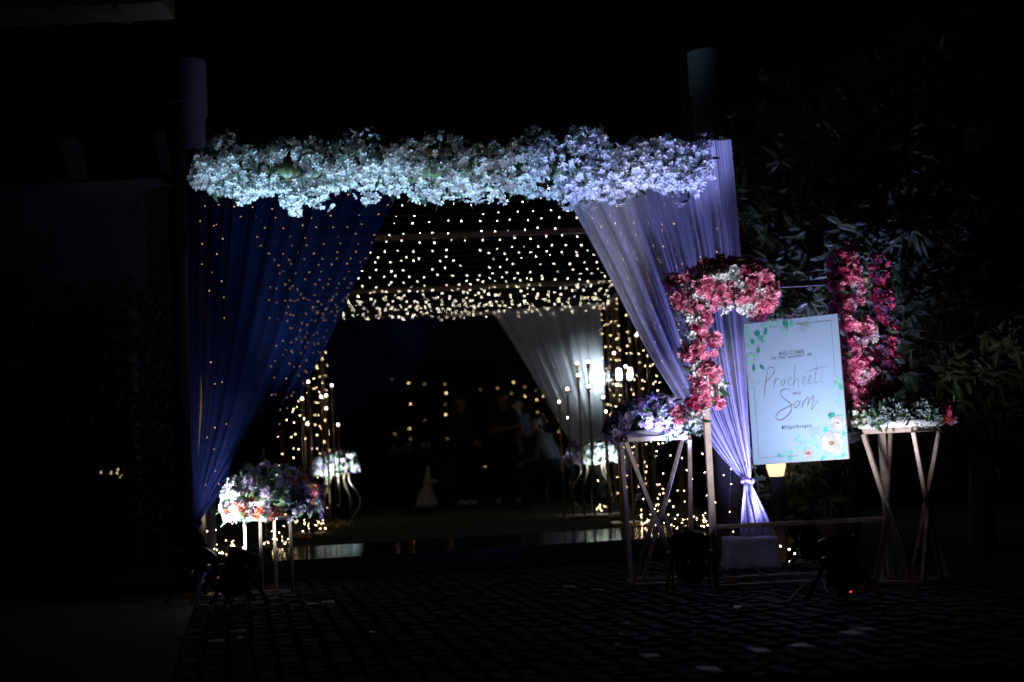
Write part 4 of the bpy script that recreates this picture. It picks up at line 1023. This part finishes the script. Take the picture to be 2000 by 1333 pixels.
for k in range(14):
    b0 = Vector((2.05 + U(-.3, .5), 11.75 + U(-.25, .25), 0)); t0 = b0 + Vector((U(-.3, .3), U(-.25, .2), U(.4, .95))); tr.tube([b0, b0.lerp(t0, .5) + Vector((U(-.05, .05), 0, 0)), t0], [.018, .012, .005], 5)
    for _ in range(34): pts.append((b0.lerp(t0, U(.3, 1.05)) + Vector((random.gauss(0, .07), random.gauss(0, .07), random.gauss(0, .07))), Vector((U(-1, 1), U(-1, 1), U(-.2, 1)))))
tr.build('stems', M_bark, sh, smooth=True); leaf_mass(pts, .11, .045, M_leaf2, 'leaves', sh, .3, .2)
random.seed(123)

# ------------------------------------------------------------------ guests and table at the far end
M_skin = mat('skin', (.30, .17, .11), .55); M_hair = mat('black_hair', (.012, .01, .01), .45)
M_dark = mat('black_shirt', (.009, .009, .011), .85); M_navyc = mat('dark_trousers', (.010, .010, .013), .85); M_greyj = mat('grey_jacket', (.11, .13, .14), .8, var=.15)
M_denim = mat('blue_grey_shirt', (.10, .13, .16), .85, var=.15); M_shoe = mat('white_shoe', (.62, .63, .66), .5); M_bshoe = mat('dark_shoe', (.03, .03, .03), .5); M_whitec = mat('white_kurta', (.55, .57, .62), .85, var=.1)
def person(loc, heading, label, J, mats_, scale=1.0, hair_long=False):
    """J: joint positions (x right, y forward, z up). One skin: capsules fused by a voxel remesh. mats: skin, hair, top, legs, shoe"""
    prim = []
    def cap(a, b, ra, rb, mi): prim.append((Vector(a), Vector(b), ra, rb, mi))
    def V(n): return Vector(J[n])
    pel, chest, neck, head = V('pelvis'), V('chest'), V('neck'), V('head')
    rgt = (V('shR') - V('shL')).normalized(); upv = (neck - pel).normalized(); fw = V('face') if 'face' in J else Vector((0, 1, 0)); fw.normalize()
    for s_ in (-1, 1):
        cap(pel + rgt * s_ * .07, pel + upv * .12 + rgt * s_ * .07, .105, .10, 3)
        cap(pel + upv * .14 + rgt * s_ * .06, chest + rgt * s_ * .085, .105, .115, 2)
        cap(chest + rgt * s_ * .08, chest + upv * .12 + rgt * s_ * .09, .11, .085, 2)
    cap(V('shL'), V('shR'), .065, .065, 2); cap(neck - upv * .06, head - Vector((0, 0, .08)), .056, .052, 0)
    # head: skull, face, jaw, nose, ears, hair cap
    hz = Vector((0, 0, 1)); hr_ = fw.cross(hz).normalized()
    cap(head + hz * .035 - fw * .015, head + hz * .03 + fw * .015, .083, .082, 0); cap(head - hz * .02 + fw * .025, head - hz * .085 + fw * .045, .07, .045, 0)
    cap(head + hz * .015 + fw * .095, head - hz * .02 + fw * .108, .011, .015, 0); cap(head - hz * .062 + fw * .082 - hr_ * .02, head - hz * .062 + fw * .082 + hr_ * .02, .011, .011, 0)
    for s_ in (-1, 1):
        cap(head + hr_ * s_ * .08 + hz * .01, head + hr_ * s_ * .082 - hz * .03, .018, .014, 0)
        cap(head + hr_ * s_ * .032 + fw * .078 + hz * .012, head + hr_ * s_ * .033 + fw * .080 + hz * .012, .013, .013, 1)
    cap(head + hz * .062 - fw * .03, head + hz * .062 + fw * .03, .082, .078, 1); cap(head - fw * .05 + hz * .03, head - fw * .05 - hz * (.03 if not hair_long else .2), .072, .06, 1)
    for s_ in ('L', 'R'):
        sh, el, wr = V('sh' + s_), V('el' + s_), V('wr' + s_)
        cap(sh, el, .057, .046, 2); cap(el, wr, .044, .03, J.get('sleeve', 2)); hd_ = (wr - el).normalized()
        if 'hand' + s_ in J: hd_ = Vector(J['hand' + s_]).normalized()
        pn = hd_.cross(fw); pn = pn.normalized() if pn.length > .1 else rgt
        palm = wr + hd_ * .075; cap(wr, palm, .026, .03, 0); cap(wr + hd_ * .03 + pn * .012, palm + pn * .02, .024, .02, 0); cap(wr + hd_ * .03 - pn * .012, palm - pn * .02, .024, .02, 0)
        curl = fw * .35 - hz * .2
        for k, (o_, ln) in enumerate(((-.032, .062), (-.011, .078), (.011, .072), (.031, .056))):
            b0 = palm + pn * o_; b1 = b0 + hd_ * ln * .55; b2 = b1 + (hd_ * .7 + curl).normalized() * ln * .5; cap(b0, b1, .010, .0095, 0); cap(b1, b2, .0095, .0085, 0)
        t0 = wr + hd_ * .025 - pn * .025; t1 = t0 + (hd_ * .6 - pn * .8).normalized() * .04; cap(t0, t1, .013, .011, 0); cap(t1, t1 + (hd_ + curl * .5).normalized() * .032, .011, .009, 0)
        hp, kn_, an, toe = V('hip' + s_), V('kn' + s_), V('an' + s_), V('toe' + s_)
        cap(hp, kn_, .10, .075, 3); cap(kn_, an + (kn_ - an).normalized() * .02, .075, .062, 3)
        cap(an - hz * .025, toe, .046, .04, 4); cap(an - hz * .03 - (toe - an).normalized() * .03, an - hz * .03, .042, .045, 4)
    if 'skirt' in J:
        for s_ in (-1, 1): cap(pel + rgt * s_ * .08, pel + rgt * s_ * .1 - Vector((0, 0, J['skirt'])), .12, .14, 2)
    mb = MB()
    for a, b, ra, rb, mi in prim:
        d = b - a; ln = max(d.length, .001); n = 10; prof = []
        for k in range(5): t = -math.pi / 2 + k * math.pi / 8; prof.append((max(ra * math.cos(t), .0005), ra * math.sin(t)))
        for k in range(5): t = k * math.pi / 8; prof.append((max(rb * math.cos(t), .0005), ln + rb * math.sin(t)))
        Q = d.normalized().to_track_quat('Z', 'Y').to_matrix().to_4x4() if d.length > 1e-5 else Matrix.Identity(4)
        mb.lathe(prof, n, Matrix.Translation(a) @ Q)
        o = len(mb.v); mb.f.append(tuple(range(o - n, o))); mb.mi.append(0); mb.f.append(tuple(range(o - len(prof) * n + n - 1, o - len(prof) * n - 1, -1))); mb.mi.append(0)
    me0 = mb.mesh('tmp', M_skin); ob = bpy.data.objects.new('tmp', me0); COL.objects.link(ob)
    md = ob.modifiers.new('r', 'REMESH'); md.mode = 'VOXEL'; md.voxel_size = .011
    ms = ob.modifiers.new('s', 'SMOOTH'); ms.factor = .5; ms.iterations = 3
    dg = bpy.context.evaluated_depsgraph_get(); me = bpy.data.meshes.new_from_object(ob.evaluated_get(dg), depsgraph=dg)
    bpy.data.objects.remove(ob)
    me.name = 'person'; me.materials.clear(); [me.materials.append(m_) for m_ in mats_]
    n = len(me.polygons); cen = np.empty(n * 3); me.polygons.foreach_get('center', cen); cen = cen.reshape(-1, 3); best = np.full(n, 9.); idx = np.zeros(n, int)
    for a, b, ra, rb, mi in prim:
        a_, d = np.array(a), np.array(b - a); L2 = max(d @ d, 1e-8); t = np.clip(((cen - a_) @ d) / L2, 0, 1); dist = np.linalg.norm(cen - a_ - t[:, None] * d, axis=1) - (ra + (rb - ra) * t)
        k = dist < best; best[k] = dist[k]; idx[k] = mi
    me.polygons.foreach_set('material_index', idx.tolist()); me.polygons.foreach_set('use_smooth', [True] * n); me.update()
    o = bpy.data.objects.new('person', me); COL.objects.link(o); o.location = loc; o.rotation_euler = (0, 0, heading); o.scale = (scale,) * 3
    return tag(o, label, 'person')
def stand_pose(**kw):
    J = dict(pelvis=(0, 0, .96), chest=(0, .0, 1.24), neck=(0, 0, 1.47), head=(0, .02, 1.63), shL=(-.17, 0, 1.42), shR=(.17, 0, 1.42), elL=(-.23, -.02, 1.14), elR=(.23, -.02, 1.14), wrL=(-.24, .06, .90), wrR=(.24, .06, .90),
             hipL=(-.09, 0, .93), hipR=(.09, 0, .93), knL=(-.11, .02, .50), knR=(.11, .02, .50), anL=(-.12, -.02, .085), anR=(.12, -.02, .085), toeL=(-.14, .14, .04), toeR=(.14, .14, .04), face=(0, 1, 0))
    J.update(kw); return J
person(stage_at(905, 989), R(180 + 62), 'guest in dark clothes with pale-soled shoes, standing left of the others', stand_pose(wrL=(-.06, .24, 1.02), wrR=(.05, .25, 1.0), elL=(-.23, .03, 1.12), elR=(.23, .03, 1.12), handL=(.5, .6, -.4), handR=(-.5, .6, -.4)), [M_skin, M_hair, M_dark, M_navyc, M_shoe], .99)
person(stage_at(990, 986), R(180 + 8), 'guest in black with white sneakers standing near the walkway centre', stand_pose(wrR=(-.12, .22, 1.18), elR=(.24, .08, 1.14), handR=(-1, .2, .1), anL=(-.17, 0, .085), toeL=(-.22, .15, .04), knL=(-.14, .02, .5), sleeve=0, face=(.4, 1, -.05)), [M_skin, M_hair, M_dark, M_navyc, M_shoe], 1.0)
q = stage_at(1022, 981)
person((q[0], q[1] + .55, q[2]), R(180 - 40), 'guest in a blue-grey shirt with an arm raised, behind the one in white sneakers', stand_pose(elR=(.33, .12, 1.36), wrR=(.14, .2, 1.56), handR=(-.4, .2, .8), elL=(-.26, .05, 1.14), wrL=(-.14, .24, 1.06)), [M_skin, M_hair, M_denim, M_navyc, M_bshoe], .97)
q = stage_at(1078, 992)
seated = dict(pelvis=(0, 0, .50), chest=(0, .10, .76), neck=(0, .17, .98), head=(0, .24, 1.12), shL=(-.17, .15, .93), shR=(.17, .15, .93), elL=(-.25, .2, .66), elR=(.25, .2, .66), wrL=(-.12, .42, .60), wrR=(.12, .42, .60), hipL=(-.1, .02, .48), hipR=(.1, .02, .48),
              knL=(-.13, .44, .48), knR=(.13, .44, .48), anL=(-.13, .42, .085), anR=(.13, .42, .085), toeL=(-.14, .57, .04), toeR=(.14, .57, .04), face=(0, 1, -.1))
person((q[0] + .1, q[1] + .2, q[2]), R(72), 'seated guest in a light grey jacket leaning forward in the background', seated, [M_skin, M_hair, M_greyj, M_navyc, M_bshoe], 1.05)
sx_, sy_ = q[0] + .1, q[1] + .2
ch = thing('chair', (sx_, sy_, .206), 'dark chair under the seated guest in the grey jacket', 'chair')
MB().box((sx_ + .02, sy_, .206 + .375), (.42, .42, .04)).build('seat', M_blackcloth, ch, bevel=.008)
for ax in (-1, 1):
    for ay in (-1, 1): MB().bar((sx_ + .02 + ax * .18, sy_ + ay * .18, .207), (sx_ + .02 + ax * .17, sy_ + ay * .17, .206 + .355), .03).build('leg', M_can, ch)
MB().box((sx_ + .225, sy_, .206 + .66), (.03, .42, .5)).build('backrest', M_blackcloth, ch, bevel=.008)
# draped table with glassware, white-covered chair
t0 = stage_at(815, 985)
tb = thing('buffet_table', t0, 'long table under a black cloth behind the standing guests', 'table')
bm = bmesh.new(); bmesh.ops.create_cube(bm, size=1); bmesh.ops.subdivide_edges(bm, edges=bm.edges[:], cuts=24, use_grid_fill=True)
for v in bm.verts:
    f_ = .5 - v.co.z; x, y, z = v.co.x * 1.35, v.co.y * .7, (v.co.z + .5) * .88
    k = 1 + .05 * f_ * (1 + math.sin(v.co.x * 40) * .6 + math.sin(v.co.y * 30) * .6); v.co = Vector((x * k, y * k, z))
me = bpy.data.meshes.new('tablecloth'); bm.to_mesh(me); bm.free(); me.materials.append(M_blackcloth); me.polygons.foreach_set('use_smooth', [True] * len(me.polygons))
link('cloth', me, tb, M=Matrix.Translation((t0[0] + .05, t0[1] + 1.2, .208)))
M_glass = mat('glassware', (.5, .52, .55), .15, spec=.8)
for k in range(12):
    x = t0[0] + .05 + U(-.6, .55); y = t0[1] + 1.2 + U(-.25, .2); hgt = U(.08, .2); g_ = MB()
    g_.lathe([(.03, 0), (.03, .004), (.006, .01), (.006, hgt * .5), (.035, hgt * .6), (.038, hgt), (.034, hgt), (.03, hgt * .64), (.001, hgt * .6)], 12, Matrix.Translation((x, y, .208 + .882)))
    tag(g_.build('wine_glass', M_glass, None, smooth=True), 'one of the dim stemmed glasses standing on the black-clothed table', 'glass', 'glasses on the black-clothed table')
q = stage_at(833, 990)
cvr = thing('covered_chair', q, 'small chair under a white knotted cloth cover before the black table', 'chair')
bm = bmesh.new(); bmesh.ops.create_cone(bm, cap_ends=True, cap_tris=False, segments=40, radius1=.24, radius2=.05, depth=.66)
bmesh.ops.subdivide_edges(bm, edges=[e for e in bm.edges if abs(e.verts[0].co.z - e.verts[1].co.z) > .1], cuts=8)
for v in bm.verts:
    a = math.atan2(v.co.y, v.co.x); t = (v.co.z + .33) / .66; r_ = lerp(.25, .03, min(1, t * 1.05)) * (1 - .35 * math.sin(math.pi * min(1, max(0, (t - .3) / .5)))) * (1 + .12 * math.sin(9 * a) * (1 - t)); v.co = Vector((math.cos(a) * r_ * .72 + .05 * t, math.sin(a) * r_ * .8, t * .66))
me = bpy.data.meshes.new('cover'); bm.to_mesh(me); bm.free(); me.materials.append(M_cover); me.polygons.foreach_set('use_smooth', [True] * len(me.polygons)); link('cover', me, cvr, M=Matrix.Translation((q[0], q[1], .208)))
MB().ball((q[0] + .08, q[1] - .12, .208 + .4), .1, 12, 8, 0, (1.3, .6, .4)).build('bow', M_cloth, cvr, smooth=True)

# fallen petals on the cobbles
for px, py in ((1222, 1222), (1205, 1266), (1122, 1252), (1130, 1276), (1216, 1245), (470, 1250), (905, 1208), (730, 1240), (1440, 1190)):
    c = gnd(px, py); m = MB()
    m.add([(-.02, -.012, .004), (0, -.018, .0), (.022, -.008, .006), (.024, .012, .004), (0, .018, .001), (-.018, .012, .007), (0, 0, -.002)], [(k, (k + 1) % 6, 6) for k in range(6)])
    o = link('fallen_petal', m.mesh('fallen_petal', M_pw), None, M=Matrix.Translation((c.x, c.y, .012)) @ Euler((U(-.3, .3), U(-.3, .3), U(0, 6))).to_matrix().to_4x4() @ Matrix.Scale(U(.6, 1.1), 4))
    tag(o, 'one of the few pale petals fallen on the dark cobbles', 'petal', 'petals on the cobbles')
